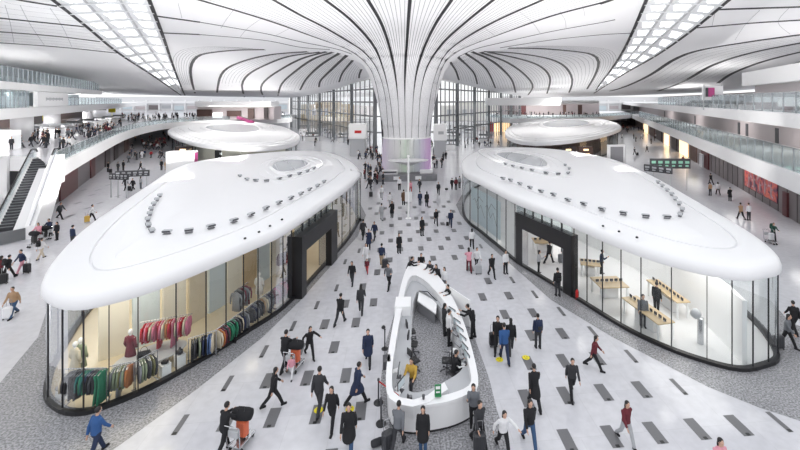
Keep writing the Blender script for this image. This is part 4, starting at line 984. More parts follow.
# raised front counter and white gate block
ft = [(388.6, 397.5), (398, 404.2), (412.6, 406.6), (428.6, 402.2), (448, 389)]; fb = [(393, 421), (403, 428.5), (414, 430), (429, 423.5), (447.5, 413)]
to = [gp(u, v, HZ+.05) for u, v in ft]; ti = [gp(u+(418-u)*.12, v-7, HZ+.05) for u, v in ft]; bo = [gp(u, v, .1) for u, v in fb]; bi = [p+Vector((0, .35, 0)) for p in bo]
mb = MB(); mb.loft([bo+bi[::-1], to+ti[::-1]], True, True, True); mb.build('front_counter', 'white shell', desk)
mb = MB(); mb.loft([[Vector((p.x, p.y+.06, 0)) for p in bo+bi[::-1]], [Vector((p.x, p.y+.04, .1)) for p in bo+bi[::-1]]], True, True, True); mb.build('front_kick_plate', 'black', desk)
gt = P2([(396, 297), (411, 297), (410.5, 307), (394.5, 307)], HZ+.1); mb = MB(); mb.prism(gt, .02, HZ+.12); mb.build('gate', 'white', desk)
# dark band and lettering on the left flank
mb = MB(); c = gp(387.3, 362, .95); mb.box((c.x-.02, c.y, .95), (.32, .5, .34), R(4), .01); mb.build('dark_notch', 'dark grey', desk)
# cabinet and board inside at the tip
cb_ = empty('low_cabinet', gp(427, 308, 0)); tag(cb_, 'low white cabinet with white top inside the tip of the ring desk', 'cabinet')
p0, p1, p2, p3 = [gp(u, v, .7) for u, v in ((419, 292), (437, 302), (436, 314), (417.5, 301))]
o = gp(427, 308, 0); mb = MB(); mb.prism([(p.x-o.x, p.y-o.y) for p in (p0, p1, p2, p3)], .66, .72); mb.build('top', 'white', cb_)
mb = MB(); mb.prism([((p.x-o.x)*.9, (p.y-o.y)*.9+.1) for p in (p0, p1, p2, p3)], 0, .66); mb.build('body', 'mid grey', cb_)
mb = MB(); mb.tube([(p0.x-o.x, p0.y-o.y, .75), ((p0.x+p1.x)/2-o.x, (p0.y+p1.y)/2-o.y+.1, .95), (p1.x-o.x, p1.y-o.y, .75)], .03, 6); mb.build('rail', 'black', cb_)
# white leaning board outside, right of the tip
c = gp(457, 318, 0); e = empty('leaning_board', c, R(-62)); tag(e, 'pale translucent panel standing beside the tip of the ring desk', 'panel')
mb = MB(); mb.box((0, 0, .75), (2.3, .05, 1.4), 0, .02); mb.build('panel', 'white', e); mb = MB(); mb.box((0, 0, .03), (2.1, .3, .05)); mb.build('base', 'light grey', e)
# monitors, keyboards, papers along the right and left worktops
me_ = empty('monitor'); tag(me_, 'x', 'monitor', 'x')
mb = MB(); mb.box((0, 0, .01), (.24, .18, .02), 0, .005); mb.cyl((0, .03, 0), (0, .03, .22), .02); mb.build('stand', 'dark grey', me_)
mb = MB(); mb.box((0, 0, .3), (.52, .04, .32), 0, .01); mb.build('housing', 'dark grey', me_)
mb = MB(); mb.box((0, -.022, .3), (.48, .006, .27)); mb.build('screen', 'pale blue', me_)
MO = Once(me_)
for i, (u, v, rz) in enumerate([(457, 329, -60), (460, 337, -62), (463, 346, -66), (465, 355, -70), (467, 363, -75), (452, 317, -58)]): MO(gp(u, v, .76), R(rz), 'dark monitor on the right worktop of the ring desk', 'monitors on the right worktop of the ring desk')
for i, (u, v, rz) in enumerate([(399, 377, 82), (401, 391, 60)]): MO(gp(u, v, .76), R(rz), 'dark monitor on the left worktop, %s the lower left corner' % ('nearest' if i else 'second from'))
def small(name, label, cat, u, v, z, shp, mt, group=None):
    mb = MB(); shp(mb); o = mb.build(name, mt); o.location = gp(u, v, z); tag(o, label, cat, group); return o
kb = MB(); kb.box((0, 0, .015), (.42, .15, .03), 0, .005); kb.mi(1)
for r_ in range(4): kb.box((0, -.05+.034*r_, .033), (.38, .024, .008))
K = Once(tag(kb.build('keyboard', ['dark grey', 'light grey']), 'x', 'keyboard', 'x'))
for u, v, rz in ((455, 334, -60), (458, 345, -64), (460, 357, -70), (398, 384, 80)): K(gp(u, v, .76), R(rz), 'dark keyboard before a monitor on the ring desk worktop', 'keyboards on the ring desk')
pp = MB(); pp.box((0, 0, .01), (.3, .21, .02), 0, .002); pp.box((.03, .02, .026), (.28, .2, .012), R(12), .002)
PPc = Once(tag(pp.build('paper_stack', 'white'), 'x', 'papers', 'x'))
for u, v, rz in ((450, 326, 10), (454, 351, 40), (457, 364, 70), (461, 366, 20), (396, 371, 15), (399, 388, 50), (396, 394, 5), (447, 319, 30)): PPc(gp(u, v, .76), R(rz), 'white papers lying on the ring desk worktop', 'papers on the ring desk')
def phone(mb): mb.box((0, 0, .03), (.2, .2, .06), 0, .015); mb.box((-.06, 0, .08), (.05, .22, .04), 0, .012); mb.mi(1); mb.box((.04, 0, .065), (.09, .12, .012))
small('desk_telephone', 'black desk telephone on the front left corner of the ring desk', 'telephone', 409.5, 398, .8, phone, ['black', 'mid grey'])
def cupm(mb): mb.lathe([(.04, 0), (.055, .13), (.06, .14), (.02, .15)], (0, 0, 0), 14)
small('paper_cup', 'small dark cup on the front counter beside the green stand', 'cup', 423.5, 399, HZ+.06, cupm, 'dark grey')
def gst(mb): mb.box((0, 0, .02), (.24, .14, .04), 0, .01); mb.box((0, .02, .22), (.24, .03, .38), 0, .01); mb.mi(1); mb.box((0, 0, .30), (.16, .01, .1)); mb.box((0, 0, .14), (.14, .01, .05))
small('counter_sign', 'small green upright sign on the front counter of the ring desk', 'sign', 438, 396, HZ+.06, gst, ['green', 'white'])
# rope stand barrier at left
e0 = empty('queue_barrier_post'); tag(e0, 'x', 'barrier post')
mb = MB(); mb.lathe([(.19, 0), (.19, .03), (.05, .06), (.03, .07)], (0, 0, 0), 18); mb.build('base', 'black', e0)
mb = MB(); mb.lathe([(.03, .06), (.03, .86), (.045, .88), (.045, .97), (.01, .98)], (0, 0, 0), 12); mb.build('post', 'dark grey', e0)
Q = Once(e0); q1 = Q(gp(378.5, 403), 0, 'black barrier post holding the red belt, left of the ring desk'); q2 = Q(gp(381, 424), 0, 'black barrier post nearest the bottom, left of the ring desk')
p = gp(378.5, 403); p2 = gp(399, 419); mb = MB(); mb.strip([(p.x, p.y), (p2.x, p2.y)], .012, .84, .90); tag(mb.build('barrier_belt', 'red'), 'red belt stretched from the black post to the desk corner', 'barrier belt')
for u, v, lab in ((383.5, 328, 'tiny black floor stud left of the ring desk'), (384.8, 349, 'slim black post leaning on the left flank of the ring desk')):
    mb = MB(); mb.lathe([(.1, 0), (.11, .05), (.06, .12), (.02, .13)] if v < 340 else [(.16, 0), (.16, .03), (.03, .05), (.03, .9), (.05, .95), (.01, .97)], (0, 0, 0), 14)
    o = mb.build('floor_post', 'black'); o.location = gp(u, v); tag(o, lab, 'post')
# office chairs in the ring
ce = empty('office_chair'); tag(ce, 'x', 'chair')
mb = MB(); mb.box((0, 0, .47), (.46, .44, .08), 0, .03); mb.build('seat', 'black', ce)
mb = MB(); mb.box((0, .22, .78), (.42, .06, .48), 0, .025); mb.build('backrest', 'black', ce)
mb = MB(); mb.cyl((0, 0, .12), (0, 0, .44), .03); mb.build('gas_lift', 'dark grey', ce)
for k in range(5):
    a_ = 2*math.pi*k/5; mb = MB(); mb.cyl((0, 0, .12), (.28*math.cos(a_), .28*math.sin(a_), .07), .022); mb.ell((.28*math.cos(a_), .28*math.sin(a_), .035), (.035,)*3, 8, 6); mb.build('leg', 'dark grey', ce)
for s_ in (-1, 1):
    mb = MB(); mb.tube([(s_*.24, .1, .5), (s_*.26, .1, .66), (s_*.26, -.12, .68)], .02, 6); mb.build('armrest', 'dark grey', ce)
CHR = Once(ce)
for u, v, rz, lab in ((411, 341, 100, 'black office chair at the left worktop, farthest back inside the ring desk'), (413, 354, 80, 'black office chair in the middle of the left worktop inside the ring'), (414, 371, 120, 'black office chair behind the person in the yellow jacket'),
                      (447, 371, -100, 'black office chair at the right worktop by the lower corner inside the ring'), (454, 384, -60, 'black office chair pushed into the lower right corner of the ring')):
    CHR(gp(u, v), R(rz), lab)
# yellow floor stickers
st = MB(); st.lathe([(.17, 0), (.17, .004), (.001, .005)], (0, 0, 0), 24); st.mi(1)
for x, y, w_, h_ in ((-.06, .05, .03, .05), (.06, .05, .03, .05), (0, -.06, .12, .02)): st.box((x, y, .006), (w_, h_, .003))
ST = Once(tag(st.build('floor_sticker', ['yellow', 'dark grey']), 'x', 'floor sticker'))
for u, v, lab in ((318.5, 410, 'round yellow floor sticker lying leftmost of the four'), (350, 409, 'round yellow floor sticker left of the desk, by the barrier side'), (499.5, 359.5, 'round yellow floor sticker by the man in the blue jacket'), (526, 357.5, 'round yellow floor sticker at the end of a dark inlay')):
    ST(gp(u, v, .009), 0, lab)
# ================================================================ INSIDE THE LEFT SHOP
def inL(u, v, z): return gp(u, v, z)
# partition wall with pale blue and cream panels
pw = empty('display_partition'); tag(pw, 'long cream and pale blue partition wall inside the clothes shop', 'partition')
pts = [Vector((p.x-.35, p.y+.3, 0)) for p in (gp(100, 366), gp(125, 357), gp(150, 349), gp(190, 330), gp(215, 315), gp(250, 294), gp(285, 271))]
pts = catmull(pts, 10, False)
for i, (a, b) in enumerate(zip(pts, pts[1:])):
    c = (a+b)/2; d_ = b-a; mb = MB(); mb.box((c.x, c.y, 1.55), (d_.length*.9, .18, 3.1), math.atan2(d_.y, d_.x), .02); mb.build('panel', ['cream wall', 'pale blue', 'cream wall', 'cream', 'pale blue', 'cream wall', 'warm wood', 'pale blue', 'cream wall'][i], pw)
# clothes: one hanger garment per kind
def garment(kind):
    mb = MB(); w, h = (.23, .72) if kind == 'shirt' else ((.24, 1.05) if kind == 'dress' else (.25, .9))
    rings = []
    for z, k, dpt in ((0, .16, .02), (-.03, .5, .03), (-.07, 1.0, .035), (-.22, .86, .04), (-.45, .8, .04), (-h, 1.15 if kind == 'dress' else .86, .045)):
        rings.append([Vector((w*k*math.cos(t_)*1.0, dpt*math.sin(t_)+(.02*math.sin(5*t_) if z < -.4 else 0), z)) for t_ in [2*math.pi*q/14 for q in range(14)]])
    mb.loft(rings, True, True, True)
    if kind != 'dress':
        for s in (-1, 1): mb.tube([(s*w*.9, 0, -.09), (s*w*1.22, 0, -.3), (s*w*1.18, .02, -.58)], [.04, .035, .03], 7)
    return mb
gar = {}
for kd in ('shirt', 'dress', 'coat'):
    e = empty('garment'); tag(e, 'x', 'garment', 'x')
    garment(kd).build('fabric', 'cloth', e, smooth=True)
    mb = MB(); mb.tube([(0, 0, 0), (0, 0, .05), (.02, 0, .09), (0, 0, .12), (-.02, 0, .1)], .006, 5); mb.tube([(-.2, 0, -.06), (0, 0, 0), (.2, 0, -.06)], .01, 5); mb.build('hanger', 'steel', e)
    gar[kd] = Once(e)
CCOL = {'black': (.015, .015, .018), 'charcoal': (.06, .06, .07), 'navy': (.02, .03, .08), 'teal': (.02, .16, .15), 'green': (.03, .22, .12), 'sage': (.28, .33, .22), 'olive': (.18, .17, .07), 'grey': (.25, .26, .28), 'cream': (.65, .58, .45), 'white': (.8, .8, .8),
        'pink': (.65, .2, .3), 'magenta': (.45, .03, .18), 'red': (.5, .03, .05), 'maroon': (.18, .03, .05), 'mauve': (.3, .12, .2), 'tan': (.45, .28, .15), 'rust': (.5, .18, .06), 'blue': (.12, .2, .4)}
def rack(u0, v0, u1, v1, z, seq, label, step=None, kind=None, posts=True):
    a, b = gp(u0, v0, z), gp(u1, v1, z); d_ = b-a; L = d_.length; ang = math.atan2(d_.y, d_.x); e = empty('clothes_rack', (a.x, a.y, 0), ang); tag(e, label, 'clothes rack')
    mb = MB(); mb.tube([(-.1, 0, z), (L+.1, 0, z)], .018, 6); mb.build('rail', 'steel', e)
    if posts:
        for x in (-.1, L+.1):
            mb = MB(); mb.cyl((x, 0, .02), (x, 0, z), .018, n=6); mb.box((x, 0, .045), (.05, .5, .05), 0, .01); mb.build('leg', 'steel', e)
    n = len(seq)
    for i, s_ in enumerate(seq):
        c_, kd = (s_.split() + ['shirt'])[:2]; f = (i+.5)/n; p = a.lerp(b, f); p.z = z-.1
        lab = '%s %s hanging on the %s' % (c_, kd, label.split(' rack')[0].replace('steel ', '') + ' rack')
        o = gar[kd](p, ang+R(80)+random.uniform(-.2, .2), lab, lab+'s', 1.12)
        for ch in o.children:
            if ch.name.startswith('fabric'): ch.color = (*CCOL[c_], 1)
rack(67, 369, 104, 368, 1.5, 'charcoal black black|shirt charcoal teal teal green|dress black teal navy sage green|dress'.replace('|', ' ').split() if False else ['cream', 'charcoal', 'black coat', 'charcoal', 'black coat', 'black', 'teal', 'green', 'teal', 'navy', 'black', 'charcoal', 'green dress', 'green dress'], 'corner rack near the mannequin')
rack(112, 366, 131, 362, 1.3, ['sage', 'grey', 'sage', 'grey dress', 'sage', 'olive', 'sage', 'grey', 'rust', 'rust'], 'second rack behind the near glass')
rack(138, 360, 155, 351, 1.3, ['grey', 'sage', 'sage', 'charcoal', 'grey', 'olive', 'charcoal'], 'third rack round the oval table')
rack(143, 322, 190, 314, 1.9, ['red', 'pink', 'red', 'cream', 'pink', 'red dress', 'pink', 'cream', 'rust', 'red', 'pink dress', 'cream', 'pink', 'red', 'cream', 'pink'], 'red wall rack on the partition', posts=False)
rack(191, 338, 214, 331, 1.15, ['black dress', 'charcoal', 'black', 'sage', 'charcoal', 'navy', 'black', 'blue', 'blue', 'cream'], 'blue and black rack by the glass')
rack(217, 329, 247, 308, 1.15, ['cream', 'rust', 'maroon', 'charcoal', 'maroon', 'green', 'green', 'black dress', 'green', 'charcoal', 'black', 'cream', 'navy', 'charcoal', 'grey', 'charcoal dress'], 'green and black rack by the glass')
rack(249, 306, 272, 290, 1.15, ['charcoal', 'navy', 'grey', 'charcoal', 'black', 'tan', 'cream', 'grey', 'navy dress', 'charcoal'], 'grey rack by the glass')
rack(273, 289, 292, 272, 1.15, ['maroon', 'magenta', 'mauve', 'maroon', 'red', 'magenta', 'maroon', 'mauve dress', 'mauve', 'magenta'], 'red and mauve rack beside the entrance')
rack(235, 291, 247, 283, 1.9, ['grey coat', 'charcoal coat', 'grey coat', 'maroon', 'grey coat', 'maroon coat'], 'dark wall rack on the rear partition', posts=False)
# oval table and plinths
t_ = gp(146, 372, .0); e = empty('display_table', (t_.x, t_.y+.4, 0), R(35)); tag(e, 'low oval grey table behind the third clothes rack', 'table')
mb = MB(); mb.lathe([(.1, .5), (1.0, .5), (1.02, .53), (1.0, .56), (.02, .56)], (0, 0, 0), 32, 1.35, .8); mb.build('table_top', 'light grey', e, smooth=False)
mb = MB(); mb.lathe([(.55, 0), (.5, .5)], (0, 0, 0), 24, 1.2, .8); mb.build('pedestal', 'off white', e)
def bagm(w=.34, h=.26, mt='black', label='', u=0, v=0, z=0, rz=0, strap=True):
    e = empty('handbag', gp(u, v, z), rz); tag(e, label, 'handbag'); mb = MB()
    mb.loft([[Vector((x*w/2*k, y*d_, zz)) for x, y in ((-1, -1), (1, -1), (1, 1), (-1, 1))] for zz, k, d_ in ((0, .85, .07), (.04, 1, .09), (h*.7, 1, .08), (h, .8, .03))], True, True, True); mb.build('body', mt, e)
    mb = MB(); mb.tube([(-w*.28, 0, h*.9), (-w*.2, 0, h*1.35), (0, 0, h*1.5), (w*.2, 0, h*1.35), (w*.28, 0, h*.9)], .012, 6); mb.build('strap', mt, e); return e
bagm(.5, .4, 'black', 'black handbag standing on the oval table in the clothes shop', 144, 360, .57, R(20))
for u, v, lab in ((166, 383, 'white display plinth with a black box on top, nearest the glass'), (181, 373, 'white display plinth with a round black flask on top')):
    p = gp(u, v-4, 0); p.x -= .15; p.y += .2; e = empty('display_plinth', p, R(-40)); tag(e, lab, 'plinth')
    mb = MB(); mb.box((0, 0, .26), (.36, .36, .52), 0, .01); mb.build('body', 'white', e); mb = MB(); mb.box((0, 0, .53), (.38, .38, .03)); mb.build('top', 'off white', e)
    mb = MB()
    if u < 175: mb.box((0, 0, .07), (.26, .16, .13), 0, .02)
    else: mb.lathe([(.07, 0), (.12, .05), (.12, .18), (.05, .24), (.05, .3), (.01, .31)], (0, 0, 0), 14)
    o = mb.build('display_box' if u < 175 else 'flask', 'black'); o.location = (p.x, p.y, .546); tag(o, 'black %s on a white plinth in the clothes shop' % ('box' if u < 175 else 'flask'), 'display item')
bagm(.9, .75, 'maroon', 'big dark red bag hanging in the window nearest the entrance', 283.5, 264, 1.5, R(50))
# maroon dress on a stand, mannequins
for (u, v, c1, c2, lab, hd) in ((129, 384, 'maroon', 'maroon', 'mannequin in a long maroon dress between the two near racks', True), (52, 398, 'cream', 'white', 'white headed mannequin in a cream coat at the rounded corner', True), (58, 393, 'sage', 'white', 'white headed mannequin behind the cream coated one', True), (263, 312, 'white', 'black', 'mannequin with a white top before the rear partition', True)):
    p = gp(u, v-3, 0); p += Vector((.35, .7, 0)) if u < 100 else Vector((-.5, .9, 0)); e = empty('mannequin', p, R(random.randint(150, 230))); tag(e, lab, 'mannequin')
    mb = MB(); mb.lathe([(.2, 0), (.2, .02), (.02, .03), (.015, .5)], (0, 0, 0), 14); mb.build('stand', 'steel', e)
    mb = MB(); mb.tube([(-.08, 0, .02), (-.09, 0, .45), (-.09, 0, .85)], [.04, .05, .08], 8); mb.tube([(.08, 0, .02), (.09, 0, .45), (.09, 0, .85)], [.04, .05, .08], 8)
    mb.ell((0, 0, 1.62), (.085, .1, .12), 12, 8); mb.cyl((0, 0, 1.4), (0, 0, 1.55), .045)
    for s in (-1, 1): mb.tube([(s*.18, 0, 1.38), (s*.24, .02, 1.1), (s*.23, -.08, .84)], [.045, .04, .03], 7)
    mb.build('figure', 'white', e, smooth=True)
    mb = MB(); mb.loft([[Vector((w_*math.cos(q), d_*math.sin(q), z)) for q in [2*math.pi*k/14 for k in range(14)]] for z, w_, d_ in ((1.46, .07, .07), (1.4, .2, .1), (1.2, .19, .12), (1.02, .16, .11), (.85, .2, .14), (.5, .26, .18))], True, True, True)
    for s in (-1, 1): mb.tube([(s*.19, 0, 1.38), (s*.25, .02, 1.1), (s*.24, -.06, .92)], [.065, .06, .05], 7)
    g_ = mb.build('coat', 'cloth', e, smooth=True); g_.color = (*CCOL[c1], 1)
# round mirror stand at the corner
p = gp(55, 400, 0); e = empty('round_stool', p+Vector((.25, .2, 0))); tag(e, 'round white stool with grey seat at the rounded shop corner', 'stool')
mb = MB(); mb.lathe([(.3, 0), (.32, .05), (.3, .38), (.33, .42)], (0, 0, 0), 22); mb.build('body', 'white', e); mb = MB(); mb.lathe([(.33, .42), (.3, .46), (.02, .47)], (0, 0, 0), 22); mb.build('seat', 'mid grey', e)
# shelving with folded things at the back of the clothes shop
e = empty('wall_shelf', gp(290, 266, 0)+Vector((-3.2, 2.6, 0)), R(64)); tag(e, 'tall cream shelf unit with folded clothes behind the entrance racks', 'shelf unit')
mb = MB(); mb.box((0, .2, 1.4), (3.2, .05, 2.8)); mb.build('back_panel', 'cream', e)
for z in (.4, .95, 1.5, 2.05, 2.6): mb = MB(); mb.box((0, 0, z), (3.2, .4, .04), 0, .01); mb.build('shelf', 'warm wood', e)
fo = MB(); fo.box((0, 0, .04), (.3, .26, .08), 0, .02); fo.box((0, 0, .12), (.29, .25, .07), 0, .02)
FO = Once(tag(fo.build('folded_clothes', 'cloth'), 'x', 'folded clothes', 'x'))
for z in (.42, .97, 1.52, 2.07):
    for k in range(6):
        p = e.matrix_world.to_translation() if False else Vector(e.location) + Vector((math.cos(R(64))*(-1.3+.52*k), math.sin(R(64))*(-1.3+.52*k), 0)); p.z = z
        c_ = random.choice(['black', 'tan', 'white', 'cream', 'grey', 'maroon']); o = FO(p, R(64), 'folded %s clothes on the cream shelf unit' % c_, 'folded %s clothes on the cream shelf' % c_); o.color = (*CCOL[c_], 1)
# ================================================================ INSIDE THE RIGHT SHOP
wl_ = empty('display_wall'); tag(wl_, 'long white display wall running through the electronics shop', 'partition')
wp = [gp(u, v, 0) for u, v in ((540, 250), (600, 287), (640, 312), (684, 338), (720, 360), (742, 369))]
off_ = Vector((2.3, 1.6, 0))
wp = [p+off_*k for p, k in zip(wp, (1.7, 1.7, 1.45, .95, .55, .16))]
for i, (a, b) in enumerate(zip(wp, wp[1:])):
    c = (a+b)/2; d_ = b-a; mb = MB(); mb.box((c.x, c.y, 1.45), (d_.length+.02, .2, 2.9), math.atan2(d_.y, d_.x), .01); mb.build('panel', 'white', wl_)
def prodtable(ua, va, ub, vb, z, w, label, n, mt='warm wood'):
    a, b = gp(ua, va, z), gp(ub, vb, z); d_ = b-a; L = d_.length; c = (a+b)/2; e = empty('display_table', (c.x, c.y, 0), math.atan2(d_.y, d_.x)); tag(e, label, 'table')
    mb = MB(); mb.box((0, 0, z-.04), (L, w, .07), 0, .02); mb.build('table_top', mt, e)
    for sx in (-1, 1):
        for sy in (-1, 1): mb = MB(); mb.box((sx*(L/2-.12), sy*(w/2-.1), (z-.07)/2), (.09, .09, z-.07), 0, .01); mb.build('leg', 'white', e)
    mb = MB(); mb.box((0, 0, .35), (L*.5, w*.4, .6), 0, .02); mb.build('drawer_unit', 'off white', e)
    return a, b, e
tab = empty('tablet'); tag(tab, 'x', 'tablet', 'x'); mb = MB(); mb.box((0, 0, .02), (.1, .1, .04), 0, .01); mb.build('stand', 'light grey', tab); mb = MB(); mb.box((0, 0, .1), (.2, .03, .14), 0, .008); mb.build('housing', 'dark grey', tab)
TB = Once(tab)
for (ua, va, ub, vb, z, w, lab, n, gn) in ((595, 282, 623, 281, .92, 1.5, 'square wooden product table in the electronics shop', 6, 'square wooden table'), (629, 296, 667, 323, .92, 1.0, 'long slanting wooden product table nearest the glass', 9, 'long slanting table'),
        (580, 261, 600, 263, .92, 1.1, 'small wooden product table beside the entrance of the electronics shop', 5, 'small table by the entrance'), (533, 240, 552, 240, .92, 1.2, 'wooden product table seen through the right entrance', 4, 'table seen through the entrance'), (652, 279, 684, 302, 1.0, .8, 'wooden wall counter behind the person in black', 9, 'wooden wall counter')):
    a, b, e = prodtable(ua, va, ub, vb, z, w, lab, n)
    for k in range(n):
        p = a.lerp(b, (k+.5)/n); p.z = z; TB(p, e.rotation_euler[2]+R(random.choice([0, 180])), 'small dark device on a stand on the %s' % gn, 'devices on the %s' % gn)
# shelf line on the white wall, framed picture, sphere lamp, arched curve
for (i, zz, nm) in ((2, 1.75, 'upper'), (3, 1.1, 'curved lower')):
    a, b = wp[i], wp[i+1]; d_ = b-a; n_ = Vector((d_.y, -d_.x, 0)).normalized()
    if n_.y > 0: n_ = -n_
    c = (a+b)/2+n_*.28; e = empty('wall_shelf', (c.x, c.y, 0), math.atan2(d_.y, d_.x)); tag(e, '%s narrow shelf on the white display wall' % nm, 'shelf'); mb = MB(); mb.box((0, 0, zz), (d_.length*.8, .3, .05), 0, .01); mb.build('board', 'warm wood' if i == 2 else 'light grey', e)
    mb = MB()
    for s in (-1, 1): mb.box((s*d_.length*.3, .1, zz-.06), (.04, .1, .1))
    mb.build('bracket', 'steel', e)
    for k in range(7):
        p = a.lerp(b, .15+.7*k/6)+n_*.3; p.z = zz+.027; TB(p, math.atan2(d_.y, d_.x), 'small dark device on the %s narrow shelf' % nm, 'devices on the %s shelf' % nm)
a, b = wp[3], wp[4]; d_ = b-a; n_ = Vector((d_.y, -d_.x, 0)).normalized(); n_ = -n_ if n_.y > 0 else n_
p = a.lerp(b, .02)+n_*.15; e = empty('picture_frame', (p.x, p.y, 2.2), math.atan2(d_.y, d_.x)); tag(e, 'small grey framed panel on the white display wall', 'picture')
mb = MB(); mb.box((0, 0, 0), (.5, .05, .7), 0, .01); mb.build('frame', 'mid grey', e); mb = MB(); mb.box((0, -.03, 0), (.38, .02, .56)); mb.build('print', 'off white', e)
p = gp(709, 356, 0)+Vector((.3, .9, 0)); e = empty('pillar_display', p); tag(e, 'slim round chrome pillar display near the glass', 'display pillar')
mb = MB(); mb.lathe([(.14, 0), (.14, 1.25), (.16, 1.28), (.02, 1.3)], (0, 0, 0), 18); mb.build('body', 'steel', e, smooth=False); mb = MB(); mb.ell((-.25, 0, 1.5), (.24, .24, .24), 14, 10); mb.build('sphere', 'light grey', e, smooth=True)
# red extinguisher by the right portal
p = gp(577, 299.5, 0); e = empty('fire_extinguisher', p); tag(e, 'red fire extinguisher beside the black entrance portal', 'fire extinguisher')
mb = MB(); mb.lathe([(.09, 0), (.09, .5), (.04, .58), (.03, .62)], (0, 0, 0), 14); mb.build('body', 'red', e); mb = MB(); mb.box((0, 0, .66), (.1, .04, .05), 0, .01); mb.tube([(.02, 0, .64), (.12, 0, .5), (.11, 0, .2)], .012, 5); mb.build('hose', 'black', e)
# faint line drawing panel on the glass left of the right entrance
a = gp(480, 232, 0); b = gp(493, 243, 0); 
for k, (pp_, rz) in enumerate(((a, 0), (b, 0))): pass
# ================================================================ PEOPLE
def evaluated(mb, name, voxel, ratio, smooth=2):
    o = mb.build(name, 'cloth'); m = o.modifiers.new('r', 'REMESH'); m.mode = 'VOXEL'; m.voxel_size = voxel
    if smooth: k = o.modifiers.new('s', 'SMOOTH'); k.factor = .5; k.iterations = smooth
    if ratio < 1: d = o.modifiers.new('d', 'DECIMATE'); d.ratio = ratio
    dg = bpy.context.evaluated_depsgraph_get(); me = bpy.data.meshes.new_from_object(o.evaluated_get(dg)); old = o.data
    bpy.data.objects.remove(o); bpy.data.meshes.remove(old); me.polygons.foreach_set('use_smooth', [True]*len(me.polygons)); me.name = name; return me
POSES = {
 # name: (hipL, kneeL, hipR, kneeR (fwd angles), armL (shoulder fwd, out, elbow), armR, lean)
 'walk': (26, 6, -20, 22, (-22, 6, 12), (24, 6, 18), 4), 'stride': (-22, 26, 28, 6, (26, 6, 20), (-24, 6, 14), 6),
 'stand': (2, 0, -2, 0, (2, 7, 8), (3, 7, 8), 0), 'phone': (2, 0, -3, 2, (4, 7, 10), (38, 4, 95), 2), 'push': (20, 6, -18, 22, (48, 3, 32), (48, 3, 32), 8),
 'pull': (24, 6, -18, 22, (20, 6, 20), (-32, 12, 4), 5), 'lean': (4, 0, -4, 4, (52, 4, 50), (46, 4, 55), 22), 'sit': (86, 86, 84, 86, (35, 6, 55), (35, 6, 55), 6), 'reach': (30, 10, -22, 24, (70, 30, 20), (-30, 25, 20), 10)}
def skeleton(pose):
    hl, kl, hr, kr, al, ar, lean = POSES[pose]; J = {}
    drop = 0
    def leg(s, h, k):
        hip = Vector((s*.095, 0, .90)); a = R(h); kn = hip+Vector((0, math.sin(a), -math.cos(a)))*.43; b = R(h-k); an = kn+Vector((0, math.sin(b), -math.cos(b)))*.40; return hip, kn, an
    L = leg(-1, hl, kl); Rr = leg(1, hr, kr); low = min(L[2].z, Rr[2].z) - .075
    if pose == 'sit': low = L[2].z-.075
    sh = Vector((0, 0, -low))
    J['legL'] = [p+sh for p in L]; J['legR'] = [p+sh for p in Rr]
    q = Matrix.Rotation(-R(lean), 4, 'X'); hipc = Vector((0, 0, .92))+sh
    def up(v): return hipc + (q @ Vector(v))
    J['pel'] = hipc; J['waist'] = up((0, 0, .16)); J['chest'] = up((0, .0, .36)); J['neck'] = up((0, 0, .53)); J['headb'] = up((0, .015, .60)); J['head'] = up((0, .03, .70))
    for nm, s, a in (('armL', -1, al), ('armR', 1, ar)):
        S0 = up((s*.185, 0, .46)); f, o_, e = a; fa = R(f+(0)); d = Vector((s*math.sin(R(o_)), math.sin(fa)*math.cos(R(o_)), -math.cos(fa)*math.cos(R(o_)))); el = S0+d*.29
        fb = R(f+e); d2 = Vector((s*math.sin(R(o_))*.3, math.sin(fb), -math.cos(fb))).normalized(); wr_ = el+d2*.25; J[nm] = [S0, el, wr_, d2]
    return J
def ringloft(mb, secs, n=14):
    rr = []
    for c, rx, ry in secs: rr.append([c+Vector((rx*math.cos(2*math.pi*k/n), ry*math.sin(2*math.pi*k/n), 0)) for k in range(n)])
    mb.loft(rr, True, True, True)
